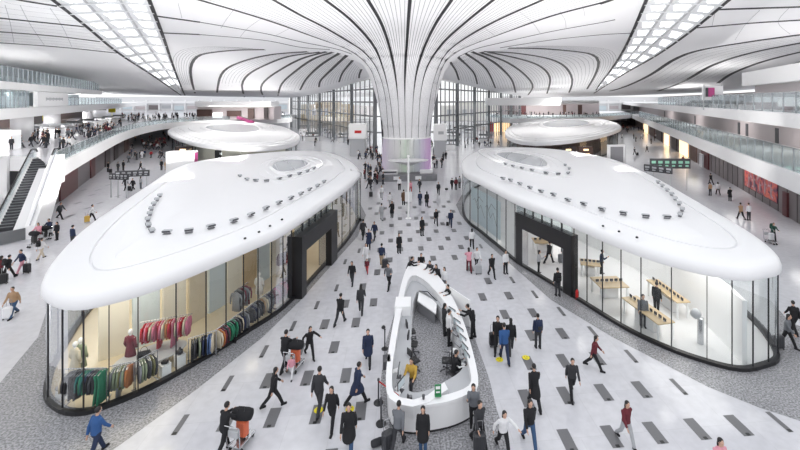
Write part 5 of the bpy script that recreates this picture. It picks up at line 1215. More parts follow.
def make_meshes(pose, tag_):
    J = skeleton(pose); out = {}
    b = MB()
    ringloft(b, [(J['pel']-Vector((0, 0, .10)), .145, .10), (J['pel'], .16, .115), (J['waist'], .135, .10), (J['chest'], .165, .115), (J['neck']-Vector((0, 0, .06)), .15, .085), (J['neck'], .06, .06)])
    b.cap(J['neck']-Vector((0, 0, .05)), J['headb']+Vector((0, 0, .03)), .055, .05)
    for s in 'LR':
        h, k, a = J['leg'+s]; b.cap(h, k, .085, .055); b.cap(k, a, .055, .038); b.cap(a-Vector((0, .03, .03)), a+Vector((0, .15, -.045)), .04, .032)
        S0, el, w_, d = J['arm'+s]; b.cap(S0, el, .05, .038); b.cap(el, w_, .037, .026)
        # palm, four fingers of different length and a thumb that leaves the side of the palm
        sd = 1 if s == 'R' else -1; side = Vector((0, 1, 0)) - d*d.y; side = side.normalized() if side.length > .2 else Vector((1, 0, 0)); nrm = d.cross(side).normalized()
        pc = w_+d*.045; b.cap(w_, w_+d*.085, .022, .03, 8); b.cap(w_+d*.07-side*.02, w_+d*.07+side*.02, .016, .016, 8)
        for i, ln in enumerate((.060, .072, .078, .068)):
            r0 = w_+d*.09+side*(-.029+.0195*i); curl = nrm*(-sd*.02); m_ = r0+d*ln*.55; b.tube([r0-d*.02, m_, m_+d*ln*.4+curl*.9], [.0105, .0100, .0095], 6)
        r0 = w_+d*.03+side*.026; b.tube([r0-side*.012, r0+side*.024+d*.026, r0+side*.030+d*.056], [.013, .0115, .010], 6)
    # head with nose, brow, ears, chin
    H = J['head']; b.ell(H+Vector((0, 0, .015)), (.076, .095, .112), 16, 12); b.ell(H+Vector((0, .035, -.06)), (.05, .055, .05), 10, 8); b.ell(H+Vector((0, .098, -.012)), (.014, .02, .024), 8, 6)
    for s in (-1, 1): b.ell(H+Vector((s*.078, -.005, -.005)), (.012, .022, .032), 8, 6); b.ell(H+Vector((s*.03, .082, .022)), (.02, .012, .008), 8, 6)
    b.ell(H+Vector((0, .086, -.052)), (.024, .01, .007), 8, 6)
    out['body'] = evaluated(b, 'body_'+tag_, .0125, .3, 1)
    t = MB()
    ringloft(t, [(J['pel']-Vector((0, 0, .12)), .15, .115), (J['pel']+Vector((0, 0, .02)), .172, .13), (J['waist']-Vector((0, 0, .02)), .15, .12)])
    for s in 'LR': h, k, a = J['leg'+s]; t.cap(h, k, .10, .074); t.cyl(k, a+(a-k).normalized()*.02, .074, .062, 12); t.ell(k, (.074,)*3, 10, 6)
    out['trousers'] = evaluated(t, 'trousers_'+tag_, .016, .3)
    c = MB()
    lo = J['pel']-Vector((0, 0, .04))
    ringloft(c, [(lo, .185, .145), (J['waist'], .17, .135), (J['chest'], .195, .145), (J['neck']-Vector((0, 0, .075)), .17, .115), (J['neck']-Vector((0, 0, .03)), .115, .09), (J['neck']+Vector((0, 0, .02)), .07, .07)])
    for s in 'LR': S0, el, w_, d = J['arm'+s]; c.cap(S0-Vector((0, 0, .012)), el, .064, .054); c.cyl(el, w_-d*.01, .056, .046, 12); c.ell(el, (.056,)*3, 10, 6)
    out['jacket'] = evaluated(c, 'jacket_'+tag_, .016, .3)
    if pose != 'sit':
        lc = c; f = .12 if pose in ('walk', 'stride', 'push', 'pull', 'reach') else .04
        ringloft(lc, [(Vector((0, 0, .50)), .23, .20+f), (Vector((0, 0, .70)), .22, .18+f*.6), (lo+Vector((0, 0, .06)), .185, .145)])
        out['coat'] = evaluated(lc, 'coat_'+tag_, .018, .3)
    h = MB(); h.ell(H+Vector((0, -.016, .034)), (.088, .100, .105), 14, 10); short = evaluated_cut(h, H, 'hair_'+tag_); out['hair'] = short
    h = MB(); h.ell(H+Vector((0, -.02, .034)), (.092, .102, .108), 14, 10); h.ell(H+Vector((0, -.075, -.09)), (.085, .045, .16), 12, 10); out['longhair'] = evaluated_cut(h, H, 'longhair_'+tag_)
    s_ = MB()
    for s in 'LR': a = J['leg'+s][2]; s_.cap(a+Vector((0, -.035, -.03)), a+Vector((0, .15, -.04)), .05, .042, 10); s_.box(a+Vector((0, .05, -.07)), (.09, .26, .03), 0, .01)
    out['shoes'] = evaluated(s_, 'shoes_'+tag_, .014, .4)
    e = MB()
    for s in (-1, 1): e.ell(H+Vector((s*.03, .089, .012)), (.010, .006, .006), 8, 6)
    o = e.build('eyes', 'black'); out['eyes'] = o.data; bpy.data.objects.remove(o)
    return out, J
def evaluated_cut(mb, H, name):           # hair mass with the face left free
    me = evaluated(mb, name, .014, .4); bm = bmesh.new(); bm.from_mesh(me)
    dl = [f for f in bm.faces if (f.calc_center_median()-H).y > .028 and (f.calc_center_median()-H).z < .062]
    bmesh.ops.delete(bm, geom=dl, context='FACES'); bm.to_mesh(me); bm.free(); return me
PM = {}
for ps in POSES: PM[ps] = make_meshes(ps, ps)
CL = {'black': (.012, .012, .015), 'dark': (.035, .036, .042), 'navy': (.018, .03, .075), 'blue': (.03, .10, .28), 'jeans': (.04, .09, .19), 'grey': (.16, .17, .19), 'lightgrey': (.42, .43, .45), 'white': (.80, .80, .82), 'khaki': (.48, .36, .24), 'tan': (.42, .27, .16),
      'red': (.45, .03, .04), 'maroon': (.14, .02, .03), 'pink': (.75, .35, .42), 'yellow': (.6, .38, .07), 'green': (.02, .075, .055), 'brown': (.14, .08, .05), 'beige': (.6, .52, .42)}
BMAT = {'body': 'skin', 'trousers': 'cloth', 'jacket': 'cloth', 'coat': 'cloth', 'hair': 'hair', 'longhair': 'hair', 'shoes': 'cloth', 'eyes': 'black'}
for ps, (ms, J) in PM.items():
    for k, me in ms.items(): me.materials.clear(); me.materials.append(M[BMAT[k]])
def person(loc, head, pose, top, legs, label, hair='hair', coat=False, group=None, shoes='black', scale=1.0, haircol=None):
    e = empty('person', loc, R(-head)); tag(e, label, 'person', group)
    ms = PM[pose][0]
    for k in ('body', 'trousers', 'coat' if coat and 'coat' in ms else 'jacket', hair, 'shoes'):
        o = bpy.data.objects.new('hair' if k == 'longhair' else k, ms[k]); COL.objects.link(o); o.parent = e
        o.color = (*{'trousers': CL[legs], 'shoes': CL[shoes]}.get(k, CL[top]), 1)
        if k == 'body':
            ey = bpy.data.objects.new('eyes', ms['eyes']); COL.objects.link(ey); ey.parent = o
    e.scale = (scale,)*3; return e
# heading: 0 = away from the viewer, 90 = to the right, 180 = towards the viewer
A = 1.0
PEOPLE = [
 # u, v, z, heading, pose, top, legs, coat, hair, label
 (363, 239, 0, 10, 'walk', 'dark', 'black', 0, 'hair', 'person in dark clothes walking beside the left pavilion plinth, first of three'),
 (368.6, 249.5, 0, 170, 'phone', 'navy', 'black', 1, 'hair', 'person in a navy coat looking down, nearest of three by the left pavilion'),
 (374.6, 239.5, 0, 200, 'walk', 'navy', 'dark', 0, 'hair', 'person in a navy jacket, farthest right of three by the left pavilion'),
 (381.6, 266, 0, 5, 'pull', 'navy', 'khaki', 0, 'hair', 'person in navy top and khaki trousers pulling a case above the desk'),
 (399, 253, 0, 160, 'stand', 'black', 'black', 1, 'longhair', 'long haired person in a long black coat standing above the desk'),
 (392, 217.5, 0, 190, 'phone', 'black', 'dark', 1, 'longhair', 'person in black with a shoulder bag left of the tall white pole'),
 (381.6, 199, 0, 180, 'walk', 'white', 'lightgrey', 0, 'hair', 'small person all in white far up the aisle on the left'),
 (389.7, 207, 0, 20, 'walk', 'white', 'lightgrey', 0, 'hair', 'small person in white just left of the white pole'),
 (381.6, 220, 0, 0, 'walk', 'lightgrey', 'lightgrey', 0, 'hair', 'pale grey clad person near the left pavilion corner'),
 (403.6, 205, 0, 0, 'stand', 'brown', 'black', 1, 'hair', 'person in a dark brown coat standing beside the white pole'),
 (399.4, 190, 0, 180, 'stand', 'white', 'black', 0, 'hair', 'person in white top and black trousers at the dark counter'),
 (410.5, 192.5, 0, 170, 'walk', 'pink', 'red', 0, 'longhair', 'person in pink near the dark counter before the column'),
 (419.6, 191, 0, 200, 'walk', 'dark', 'dark', 0, 'hair', 'person in dark clothes walking right of the white pole near the counter'),
 (420, 205.5, 0, 0, 'stand', 'navy', 'navy', 0, 'hair', 'person in navy beside another in black, right of the pole'),
 (426.8, 206.5, 0, 0, 'stand', 'black', 'black', 1, 'longhair', 'person in black coat beside the one in navy, right of the pole'),
 (438.4, 194.5, 0, 185, 'walk', 'dark', 'black', 0, 'hair', 'lone person in dark clothes far up the aisle at right'),
 (452, 189.5, 0, 20, 'walk', 'black', 'black', 0, 'hair', 'person in black in the group at the far corner of the right pavilion'),
 (456, 190, 0, 0, 'stand', 'maroon', 'dark', 0, 'longhair', 'person in maroon in the group at the far corner of the right pavilion'),
 (459.5, 188, 0, 30, 'stand', 'lightgrey', 'dark', 0, 'hair', 'person in light grey in the group at the far corner of the right pavilion'),
 (436, 225, 0, 175, 'walk', 'black', 'dark', 0, 'longhair', 'person in black walking towards the viewer, left of the navy suited one'),
 (450.7, 226.5, 0, 190, 'walk', 'navy', 'navy', 0, 'hair', 'person in a navy suit carrying a dark bag up the aisle'),
 (422, 235.5, 0, 150, 'stand', 'black', 'black', 1, 'longhair', 'person in a long black coat standing mid aisle above the desk tip'),
 (472, 248, 0, 5, 'walk', 'white', 'black', 0, 'longhair', 'person in white top and black skirt beside the right pavilion'),
 (469, 272, 0, 0, 'push', 'pink', 'maroon', 0, 'longhair', 'person in pink pushing something, left of the pair above the doorway'),
 (476.6, 269, 0, 170, 'stride', 'white', 'black', 0, 'hair', 'person in white over black striding beside the one in pink'),
 (491.7, 277, 0, 170, 'walk', 'black', 'black', 0, 'hair', 'person in an open black jacket walking before the right doorway'),
 (505.5, 273.5, 0, 160, 'stand', 'white', 'black', 0, 'hair', 'person in white shirt and black trousers just outside the right doorway'),
 (538.7, 273.5, 0, 100, 'phone', 'lightgrey', 'black', 0, 'longhair', 'person in a pale striped shirt standing in the right entrance'),
 (549, 263.5, 0, 60, 'stride', 'dark', 'black', 0, 'hair', 'person in dark top and cap stepping inside the right entrance'),
 (564.5, 263, 0, 10, 'stand', 'grey', 'dark', 0, 'hair', 'person in grey beside a case deep inside the right entrance'),
 (557.8, 296, 0, 0, 'phone', 'black', 'dark', 0, 'hair', 'person in black with back turned by the right entrance jamb'),
 (366, 264, 0, 180, 'walk', 'white', 'white', 0, 'longhair', 'person in white walking with a small child, left of the desk'),
 (352, 284, 0, 185, 'walk', 'black', 'dark', 0, 'longhair', 'person in black walking towards the viewer near the left entrance'),
 (389, 288, 0, 200, 'reach', 'grey', 'black', 0, 'hair', 'person in grey and black hurrying with raised arm left of the desk tip'),
 (340, 324, 0, 20, 'stride', 'black', 'dark', 0, 'hair', 'person in black striding away, lower left of the desk tip'),
 (361, 313, 0, 0, 'walk', 'dark', 'dark', 0, 'longhair', 'small person in dark jacket beside a grey inlay left of the desk'),
 (368, 363.5, 0, 178, 'walk', 'navy', 'dark', 1, 'hair', 'person in an open navy coat walking towards the viewer left of the desk'),
 (309.5, 357, 0, 150, 'reach', 'black', 'black', 0, 'longhair', 'person in black with elbow raised, right of the loaded trolley'),
 (284.5, 370, 0, 20, 'push', 'black', 'black', 0, 'hair', 'person in black pushing the trolley with the upper black bag'),
 (273.5, 407, 0, 60, 'stride', 'black', 'black', 0, 'longhair', 'long haired person in black striding beside the left apron'),
 (319, 412, 0, 10, 'walk', 'dark', 'dark', 0, 'hair', 'person in a dark suit standing on the leftmost yellow sticker'),
 (332, 428, 0, 190, 'walk', 'black', 'black', 0, 'longhair', 'person in black just below the dark suited one at the left sticker'),
 (357, 404, 0, 60, 'stride', 'navy', 'black', 1, 'hair', 'person in a blue coat striding above the second yellow sticker'),
 (349, 452, 0, 180, 'walk', 'black', 'jeans', 1, 'hair', 'person in black coat and jeans at the bottom edge below the sticker'),
 (224, 453, 0, 30, 'push', 'black', 'black', 0, 'hair', 'person in black pushing a loaded trolley at the bottom edge'),
 (96, 457, 0, 20, 'walk', 'blue', 'navy', 0, 'hair', 'person in a bright blue jacket below the left pavilion'),
 (398, 449, 0, 20, 'stride', 'grey', 'dark', 0, 'hair', 'person in grey shirt pulling a dark bag below the desk'),
 (423, 452, 0, 190, 'stand', 'black', 'jeans', 1, 'longhair', 'person in a black coat and jeans below the front counter'),
 (473.5, 427, 0, 195, 'phone', 'grey', 'black', 0, 'longhair', 'person in a grey hooded top at the right end of the desk'),
 (479, 446, 0, 160, 'walk', 'dark', 'black', 0, 'hair', 'person in dark jacket bending over a case below the desk end'),
 (503, 452, 0, 170, 'reach', 'white', 'black', 0, 'longhair', 'person in white and black with raised arm at the bottom edge'),
 (529.5, 446, 0, 175, 'walk', 'black', 'jeans', 0, 'longhair', 'long haired person in black jacket and jeans near the bottom edge'),
 (534.5, 407, 0, 0, 'walk', 'black', 'black', 1, 'hair', 'person in a black suit walking away beside the desk apron'),
 (572, 396, 0, 190, 'stride', 'dark', 'black', 0, 'hair', 'person in a dark jacket with white stripes, right half of the aisle'),
 (594, 369, 0, 120, 'stride', 'maroon', 'black', 0, 'longhair', 'person in dark top with pink band hurrying beside the right apron'),
 (538, 348, 0, 0, 'stand', 'navy', 'dark', 0, 'hair', 'person in a dark navy jacket standing alone right of the desk'),
 (498, 350.5, 0, 200, 'stride', 'black', 'black', 0, 'hair', 'person in black carrying bags, left of the one in the blue jacket'),
 (504.5, 361, 0, 0, 'walk', 'blue', 'navy', 0, 'hair', 'person in a blue jacket standing on a yellow sticker'),
 (511, 352, 0, 10, 'stride', 'black', 'dark', 0, 'longhair', 'person in black immediately right of the one in the blue jacket'),
 (473, 338, 0, 290, 'lean', 'black', 'black', 0, 'hair', 'person in black leaning on the right side of the ring desk'),
 (626, 443, 0, 170, 'walk', 'maroon', 'lightgrey', 0, 'longhair', 'person in a reddish striped top near the lower right inlays'),
 (719, 487, 0, 180, 'walk', 'pink', 'dark', 0, 'longhair', 'person of whom only the head shows at the bottom edge'),
 (794, 333, 0, 20, 'stride', 'black', 'black', 0, 'hair', 'person in black beyond the rounded end of the right pavilion'),
 (787, 347, 0, 150, 'walk', 'grey', 'black', 0, 'longhair', 'person in a striped grey top beyond the right pavilion end'),
 (13.5, 316.5, 0, 175, 'walk', 'tan', 'jeans', 0, 'hair', 'person in brown jacket and jeans pulling a white case at far left'),
 (8, 279, 0, 10, 'stride', 'black', 'black', 0, 'hair', 'person in black walking near the left frame edge'),
 (0.5, 280, 0, 10, 'walk', 'maroon', 'black', 0, 'longhair', 'person in dark red cut by the left frame edge'),
 (22, 272.5, 0, 200, 'walk', 'navy', 'pink', 0, 'hair', 'person in navy jacket and pink trousers in the left hallway'),
 (41, 259, 0, 5, 'walk', 'white', 'beige', 0, 'hair', 'person in white with a dark backpack in the left hallway'),
 (72.5, 247, 0, 20, 'stand', 'navy', 'dark', 0, 'hair', 'person in navy partly hidden by the rim of the left pavilion roof'),
 (57, 240, 0, 190, 'stand', 'black', 'black', 0, 'longhair', 'person in black at the right of the trolley group'),
 (50, 238, 0, 180, 'push', 'navy', 'dark', 0, 'hair', 'person in navy pushing a trolley in the group by the escalator'),
 (39, 242, 0, 170, 'push', 'pink', 'maroon', 0, 'longhair', 'person in a pink top in the group by the escalator'),
 (60, 219, 0, 100, 'stride', 'dark', 'black', 0, 'hair', 'person in dark clothes striding with arms out beyond the trolley group'),
 (91.5, 221.5, 0, 60, 'pull', 'white', 'black', 0, 'hair', 'person in a white top pulling a yellow case in the left hallway'),
 (125.6, 190, 0, 180, 'walk', 'dark', 'black', 0, 'hair', 'person in dark clothes, left of three below the direction boards'),
 (133, 190.5, 0, 185, 'walk', 'black', 'black', 0, 'hair', 'person in black, middle of three below the direction boards'),
 (140.7, 188.5, 0, 20, 'stand', 'lightgrey', 'grey', 0, 'longhair', 'person in light grey, right of three below the direction boards'),
 (118, 171.5, 0, 0, 'stand', 'dark', 'dark', 0, 'hair', 'person in grey standing by the wall beyond the direction boards'),
 (123.3, 170.5, 0, 10, 'stand', 'black', 'black', 0, 'hair', 'person in black right beside the one by the wall, beyond the boards'),
 (108, 172, 0, 90, 'stand', 'black', 'dark', 0, 'hair', 'person in black nearest the dark shops under the left gallery'),
 (140.5, 171, 0, 100, 'walk', 'black', 'black', 0, 'longhair', 'person in black with luggage behind the longer direction board'),
 (161.5, 170, 0, 180, 'stand', 'black', 'black', 0, 'hair', 'person in black beside a tan coated one before the big totem'),
 (165.8, 170, 0, 175, 'stand', 'tan', 'khaki', 0, 'longhair', 'person in a tan coat before the big white totem'),
 (151, 158, 0, 0, 'walk', 'red', 'black', 0, 'hair', 'person in red over black leading the red crowd in the left hallway'),
 (142, 158.5, 0, 0, 'walk', 'white', 'white', 0, 'hair', 'person all in white behind the direction boards at left'),
 (128.5, 162.5, 0, 0, 'walk', 'grey', 'dark', 0, 'hair', 'person in grey walking in the middle of the left hallway'),
 (711, 184.5, 0, 0, 'walk', 'black', 'black', 0, 'hair', 'person in black, farthest of four along the right wall'),
 (710.3, 195.5, 0, 0, 'stand', 'tan', 'dark', 0, 'hair', 'person in tan top left of the one in white at the right wall'),
 (718, 195, 0, 20, 'walk', 'white', 'black', 0, 'longhair', 'person in white beside the one in tan at the right wall'),
 (730, 201, 0, 30, 'phone', 'black', 'black', 1, 'hair', 'person in a black coat holding something beside the red poster'),
 (741, 219.5, 0, 0, 'walk', 'tan', 'black', 0, 'hair', 'person in tan beside one in white, below the red poster'),
 (748.8, 220.5, 0, 0, 'stand', 'white', 'dark', 0, 'hair', 'person in a white top below the red poster'),
 (773, 241, 0, 200, 'push', 'green', 'dark', 0, 'hair', 'person in dark green pushing a stroller in the right hallway'),
 (634.7, 155, 0, 0, 'walk', 'black', 'black', 0, 'hair', 'person in black with a case, left of two beyond the green lettered board'),
 (647, 152, 0, 0, 'walk', 'dark', 'black', 0, 'hair', 'person in dark clothes, right of two beyond the green lettered board'),
 (683, 164, 0, 90, 'walk', 'maroon', 'black', 0, 'hair', 'person in dark red before the bright warm shop opening'),
 (656.5, 313, 0, 60, 'stand', 'black', 'black', 0, 'hair', 'person in black at the wall counter inside the electronics shop'),
 (601.5, 274, 0, 120, 'phone', 'navy', 'black', 0, 'hair', 'person in navy between the product tables inside the electronics shop'),
 (643, 327, 0, 200, 'stand', 'grey', 'black', 0, 'hair', 'person in grey behind the long slanting product table'),
 (421, 275.5, 0, 180, 'lean', 'black', 'black', 0, 'hair', 'person in black behind the very tip of the ring desk'),
 (431.5, 284, 0, 210, 'lean', 'dark', 'black', 0, 'hair', 'person in dark jacket, second along the tip of the ring desk'),
 (438.5, 289, 0, 220, 'lean', 'black', 'black', 0, 'longhair', 'long haired person in black, third along the right side of the tip'),
 (444.5, 292, 0, 230, 'stand', 'white', 'grey', 0, 'longhair', 'person in a white patterned top, fourth along the desk tip'),
 (451.5, 311, 0, 240, 'lean', 'black', 'black', 0, 'hair', 'person in black leaning between the white panel and the desk'),
 (408, 282, 0, 90, 'lean', 'black', 'black', 0, 'hair', 'person in black at the left corner of the desk tip'),
 (448.8, 345, 0, 80, 'stand', 'white', 'black', 0, 'hair', 'desk clerk in white blouse and black skirt inside the ring'),
 (444.5, 335, 0, 70, 'stand', 'dark', 'black', 0, 'longhair', 'desk clerk in dark clothes behind the clerk in white inside the ring'),
]
for (u, v, z, hd, pose, top, legs, coat, hair, lab) in PEOPLE:
    p = gp(u, v, z); s = .93+.1*((u*7.3+v*3.1) % 1)
    if hair == 'longhair': s -= .04
    person(p, hd, pose, top, legs, lab, hair, bool(coat), None, scale=s)
pe = person(gp(412, 389, 0), 200, 'sit', 'yellow', 'dark', 'desk clerk in a yellow jacket seated inside the ring desk', 'hair', False)
pe = person(gp(455, 385, 0)+Vector((0, .2, 0)), 80, 'sit', 'black', 'black', 'seated desk clerk in black at the lower right corner of the ring', 'hair', False)
ch = person(gp(367, 273, 0), 180, 'walk', 'maroon', 'red', 'small child in dark red walking left of the desk', 'hair', False, None, scale=.6)
ch = person(gp(285.5, 378, 0)+Vector((.25, 0, 0)), 180, 'walk', 'pink', 'white', 'small child in pink beside the person with the loaded trolley', 'longhair', False, None, scale=.58)
# ---------------------------------------------------------------- luggage
sc_ = empty('suitcase'); tag(sc_, 'x', 'suitcase')
mb = MB(); mb.box((0, 0, .36), (.42, .26, .6), 0, .05); b_ = mb.build('shell', 'plastic', sc_)
mb = MB()
for x in (-.15, -.05, .05, .15): mb.box((x, 0, .36), (.03, .275, .5), 0, .008)
mb.build('rib', 'plastic', sc_)
mb = MB(); mb.tube([(-.12, .08, .64), (-.12, .08, 1.0), (.12, .08, 1.0), (.12, .08, .64)], .013, 6); mb.build('handle', 'steel', sc_)
for x in (-.16, .16):
    for y in (-.09, .09): mb = MB(); mb.cyl((x-.015, y, .03), (x+.015, y, .03), .03, n=10); mb.box((x, y, .055), (.04, .03, .02)); mb.build('wheel', 'rubber', sc_)
SCs = Once(sc_)
def suit(u, v, c, label, rz=0, s=1.0, z=0):
    o = SCs(gp(u, v, z), R(rz), label, None, s)
    for ch in o.children:
        if ch.name.startswith(('shell', 'rib')): ch.color = (*CL[c], 1)
for a in ((385, 268, 'dark', 'dark suitcase pulled by the person in khaki trousers', 10), (8, 319, 'white', 'white suitcase held by the person in the brown jacket', 10), (3.5, 284, 'black', 'black suitcase at the left frame edge', 20),
          (87, 222.5, 'yellow', 'yellow suitcase pulled by the person in a white top', 40), (561, 263, 'grey', 'grey suitcase deep inside the right entrance', 0), (388, 450, 'dark', 'dark suitcase dragged below the ring desk', 30), (479.5, 452, 'dark', 'dark suitcase below the right end of the ring desk', 0),
          (478.5, 274, 'lightgrey', 'pale suitcase beside the person in white over black', 0), (129.5, 191, 'black', 'small black suitcase between the persons below the boards', 0), (110.5, 173, 'black', 'small black suitcase by the shops under the left gallery', 0),
          (144, 172, 'grey', 'grey suitcase beside the person behind the longer board', 10), (637.5, 155.5, 'black', 'black suitcase beyond the green lettered board', 0), (779, 349, 'dark', 'dark suitcase at the rounded end of the right pavilion', 0), (493.5, 346, 'black', 'black bag like case carried left of the blue jacketed person', 0),
          (371, 197, 'dark', 'dark suitcase beside the far corner of the left pavilion', 0), (27, 273, 'black', 'black suitcase behind the person in pink trousers', 0), (447.5, 226, 'black', 'black briefcase beside the person in the navy suit', 0, .6)): suit(*a)
# trolleys with bags
tr_ = empty('luggage_trolley'); tag(tr_, 'x', 'luggage trolley')
mb = MB(); mb.box((0, .1, .22), (.5, .8, .04), 0, .01)
for x in (-.2, 0, .2): mb.tube([(x, -.3, .24), (x, .5, .24)], .015, 6)
mb.build('platform', 'steel', tr_)
mb = MB(); mb.tube([(-.25, -.3, .22), (-.27, -.36, .95), (-.25, -.42, 1.02), (.25, -.42, 1.02), (.27, -.36, .95), (.25, -.3, .22)], .02, 6); mb.build('handle', 'steel', tr_)
mb = MB(); mb.box((0, -.3, .7), (.4, .12, .25), 0, .02); mb.build('basket', 'light grey', tr_)
for x, y in ((-.22, -.2), (.22, -.2), (-.12, .48), (.12, .48)): mb = MB(); mb.cyl((x-.02, y, .07), (x+.02, y, .07), .07, n=12); mb.tube([(x, y, .07), (x, y, .2)], .012, 5); mb.build('wheel', 'rubber', tr_)
TR = Once(tr_)
dfl = empty('duffel_bag'); tag(dfl, 'x', 'bag')
mb = MB(); mb.loft([[Vector((x, .24*k*math.cos(q), .26+.24*k*math.sin(q))) for q in [2*math.pi*j/14 for j in range(14)]] for x, k in ((-.42, .5), (-.38, .85), (-.2, 1), (.2, 1), (.38, .85), (.42, .5))], True, True, True); mb.build('body', 'cloth', dfl, smooth=True)
mb = MB(); mb.tube([(-.15, -.15, .42), (-.12, -.05, .6), (.12, -.05, .6), (.15, -.15, .42)], .014, 6); mb.build('strap', 'black', dfl)
DF = Once(dfl)
def duf(p, c, label, rz=0, s=1.0):
    o = DF(p, R(rz), label, None, s)
    for ch in o.children:
        if ch.name.startswith('body'): ch.color = (*CL[c], 1)
for (u, v, rz, lab, zc1) in ((294, 370, -20, 'trolley with orange case and black bag, in the left part of the aisle', 1), (240, 447, -20, 'trolley with orange case and black bag at the bottom edge', 1), (46, 240, 170, 'trolley loaded with dark bags in the group by the escalator', 0), (36, 246, 160, 'trolley with a black case at the left of the group by the escalator', 0), (770, 243, 180, 'pale stroller like trolley pushed in the right hallway', 2)):
    p = gp(u, v); TR(p, R(rz), lab)
    q = p + Matrix.Rotation(R(rz), 3, 'Z') @ Vector((0, .12, 0)); near = lab.split(' in ')[-1] if ' in ' in lab else lab.split(' at ')[-1]
    where = {294: 'of the trolley in the aisle', 240: 'of the trolley at the bottom edge', 46: 'of the loaded trolley by the escalator', 36: 'of the leftmost trolley by the escalator', 770: 'of the trolley in the right hallway'}[u]
    q1 = q.copy(); q1.z = .25; o = SCs(q1, R(rz), '%s case standing on the platform %s' % (('black', 'orange', 'white')[zc1], where), None, .95)
    for ch in o.children:
        if ch.name.startswith(('shell', 'rib')): ch.color = ((.02, .02, .02, 1), (.65, .14, .06, 1), (.7, .7, .72, 1))[zc1]
    if zc1 < 2: q1 = q.copy(); q1.z = .84; duf(q1, 'black', 'black bag lying on top %s' % where, rz+10, .85)
for (u, v, c, lab, rz) in ((377, 446, 'dark', 'dark bag at the feet of the person in the grey shirt', 20), (446.5, 190, 'black', 'black bag beside the group at the far right pavilion corner', 0), (464, 393, 'dark', 'dark bag at the right end of the ring desk, on the granite', 60)):
    if u != 464: duf(gp(u, v), c, lab, rz, .5)
# backpacks worn
bpk = empty('backpack'); tag(bpk, 'x', 'backpack')
mb = MB(); mb.loft([[Vector((w_*math.cos(q), -.07+d_*math.sin(q), z)) for q in [2*math.pi*j/12 for j in range(12)]] for z, w_, d_ in ((0, .12, .07), (.05, .16, .1), (.3, .16, .1), (.42, .12, .08), (.45, .06, .04))], True, True, True); mb.build('body', 'cloth', bpk, smooth=True)
mb = MB(); mb.box((0, -.17, .12), (.2, .05, .16), 0, .02); mb.build('pocket', 'black', bpk)
BP = Once(bpk)
for (u, v, hd, c, lab) in ((41, 259, 5, 'black', 'dark backpack on the person in white in the left hallway'), (538, 348, 0, 'navy', 'dark blue backpack on the person alone right of the desk'), (557.8, 296, 0, 'black', 'black backpack on the person by the right entrance jamb'), (473, 338, 290, 'black', 'black backpack on the person leaning on the ring desk'), (8, 279, 10, 'black', 'black backpack on the person near the left frame edge'), (773, 241, 200, 'green', 'dark green backpack in the right hallway')):
    p = gp(u, v); q = Matrix.Rotation(R(-hd), 3, 'Z') @ Vector((0, .08 if hd == 290 else -.13, .95 if hd == 290 else 1.0)); o = BP(p+q, R(-hd), lab)
    for ch in o.children:
        if ch.name.startswith('body'): ch.color = (*CL[c], 1)
# ---------------------------------------------------------------- the distant crowd: one mesh each
CR = {}
for ps in ('walk', 'stride', 'stand', 'phone'):
    bm = bmesh.new(); mi = 0; names = []
    for k in ('body', 'trousers', 'jacket', 'hair', 'shoes'):
        me = PM[ps][0][k]; n0 = len(bm.faces); bm.from_mesh(me)
        bm.faces.ensure_lookup_table()
        for f in bm.faces[n0:]: f.material_index = mi
        mi += 1
    me = bpy.data.meshes.new('crowd_'+ps); bm.to_mesh(me); bm.free()
    for m_ in ('skin', 'trouser cloth', 'cloth', 'hair', 'black'):
        if m_ not in M: mat(m_, (.03, .032, .04), .9)
        me.materials.append(M[m_])
    o = bpy.data.objects.new('t', me); COL.objects.link(o); d = o.modifiers.new('d', 'DECIMATE'); d.ratio = .22
    dg = bpy.context.evaluated_depsgraph_get(); m2 = bpy.data.meshes.new_from_object(o.evaluated_get(dg)); bpy.data.objects.remove(o); CR[ps] = m2
QUE = []
def crowd(u, v, z, c, label, group, hd=None, s=None):
    QUE.append((gp(u, v, z), c, label, group, random.uniform(0, 6.28) if hd is None else R(-hd), s or random.uniform(.93, 1.04), random.choice(list(CR))))
def scatter(n, area, z, cols, where, group, hd=None, avoid=()):
    k = 0; t = 0
    while k < n and t < n*60:
        t += 1; u = random.uniform(area[0], area[2]); v = area[1]+(area[3]-area[1])*random.random()**.8
        if len(area) > 4 and not inpoly(u, v, area[4]): continue
        p = gp(u, v, z)
        if p.length > 205 or any(inpoly(p.x, p.y, a) for a in avoid): continue
        if any((p-q[0]).length < .6 for q in QUE[-80:]): continue
        c = random.choice(cols); crowd(u, v, z, c, 'tiny person in %s among the crowd %s' % ({'lightgrey': 'light grey'}.get(c, c), where), 'persons in %s among the crowd %s' % (c, where), hd); k += 1
DK = ['black', 'black', 'black', 'dark', 'dark', 'navy', 'grey', 'white', 'maroon']
fp1 = [(p.x, p.y) for p in gfL]; fp2 = [(p.x, p.y) for p in gfR]; op1 = [(p.x, p.y) for p in outL]; op2 = [(p.x, p.y) for p in outR]; AV = (fp1, fp2, op1, op2)
scatter(26, (355, 146, 379, 160), 0, DK, 'left of the white column', '', avoid=AV)
scatter(20, (375, 158, 384, 185), 0, DK, 'at the left foot of the column', '', avoid=AV)
scatter(22, (431, 142, 446, 170), 0, DK, 'right of the white column', '', avoid=AV)
scatter(30, (300, 128, 372, 146), 0, DK+['lightgrey', 'white', 'red'], 'before the left glass wall', '', avoid=AV)
scatter(26, (440, 128, 500, 148), 0, DK+['lightgrey', 'white'], 'before the right glass wall', '', avoid=AV)
scatter(9, (363, 172, 375, 191), 0, DK, 'at the far corner of the left pavilion', '', avoid=AV)
scatter(26, (142, 140, 166, 150), 0, ['red', 'red', 'maroon', 'black', 'white'], 'at the red queue in the left hallway', '', avoid=AV)
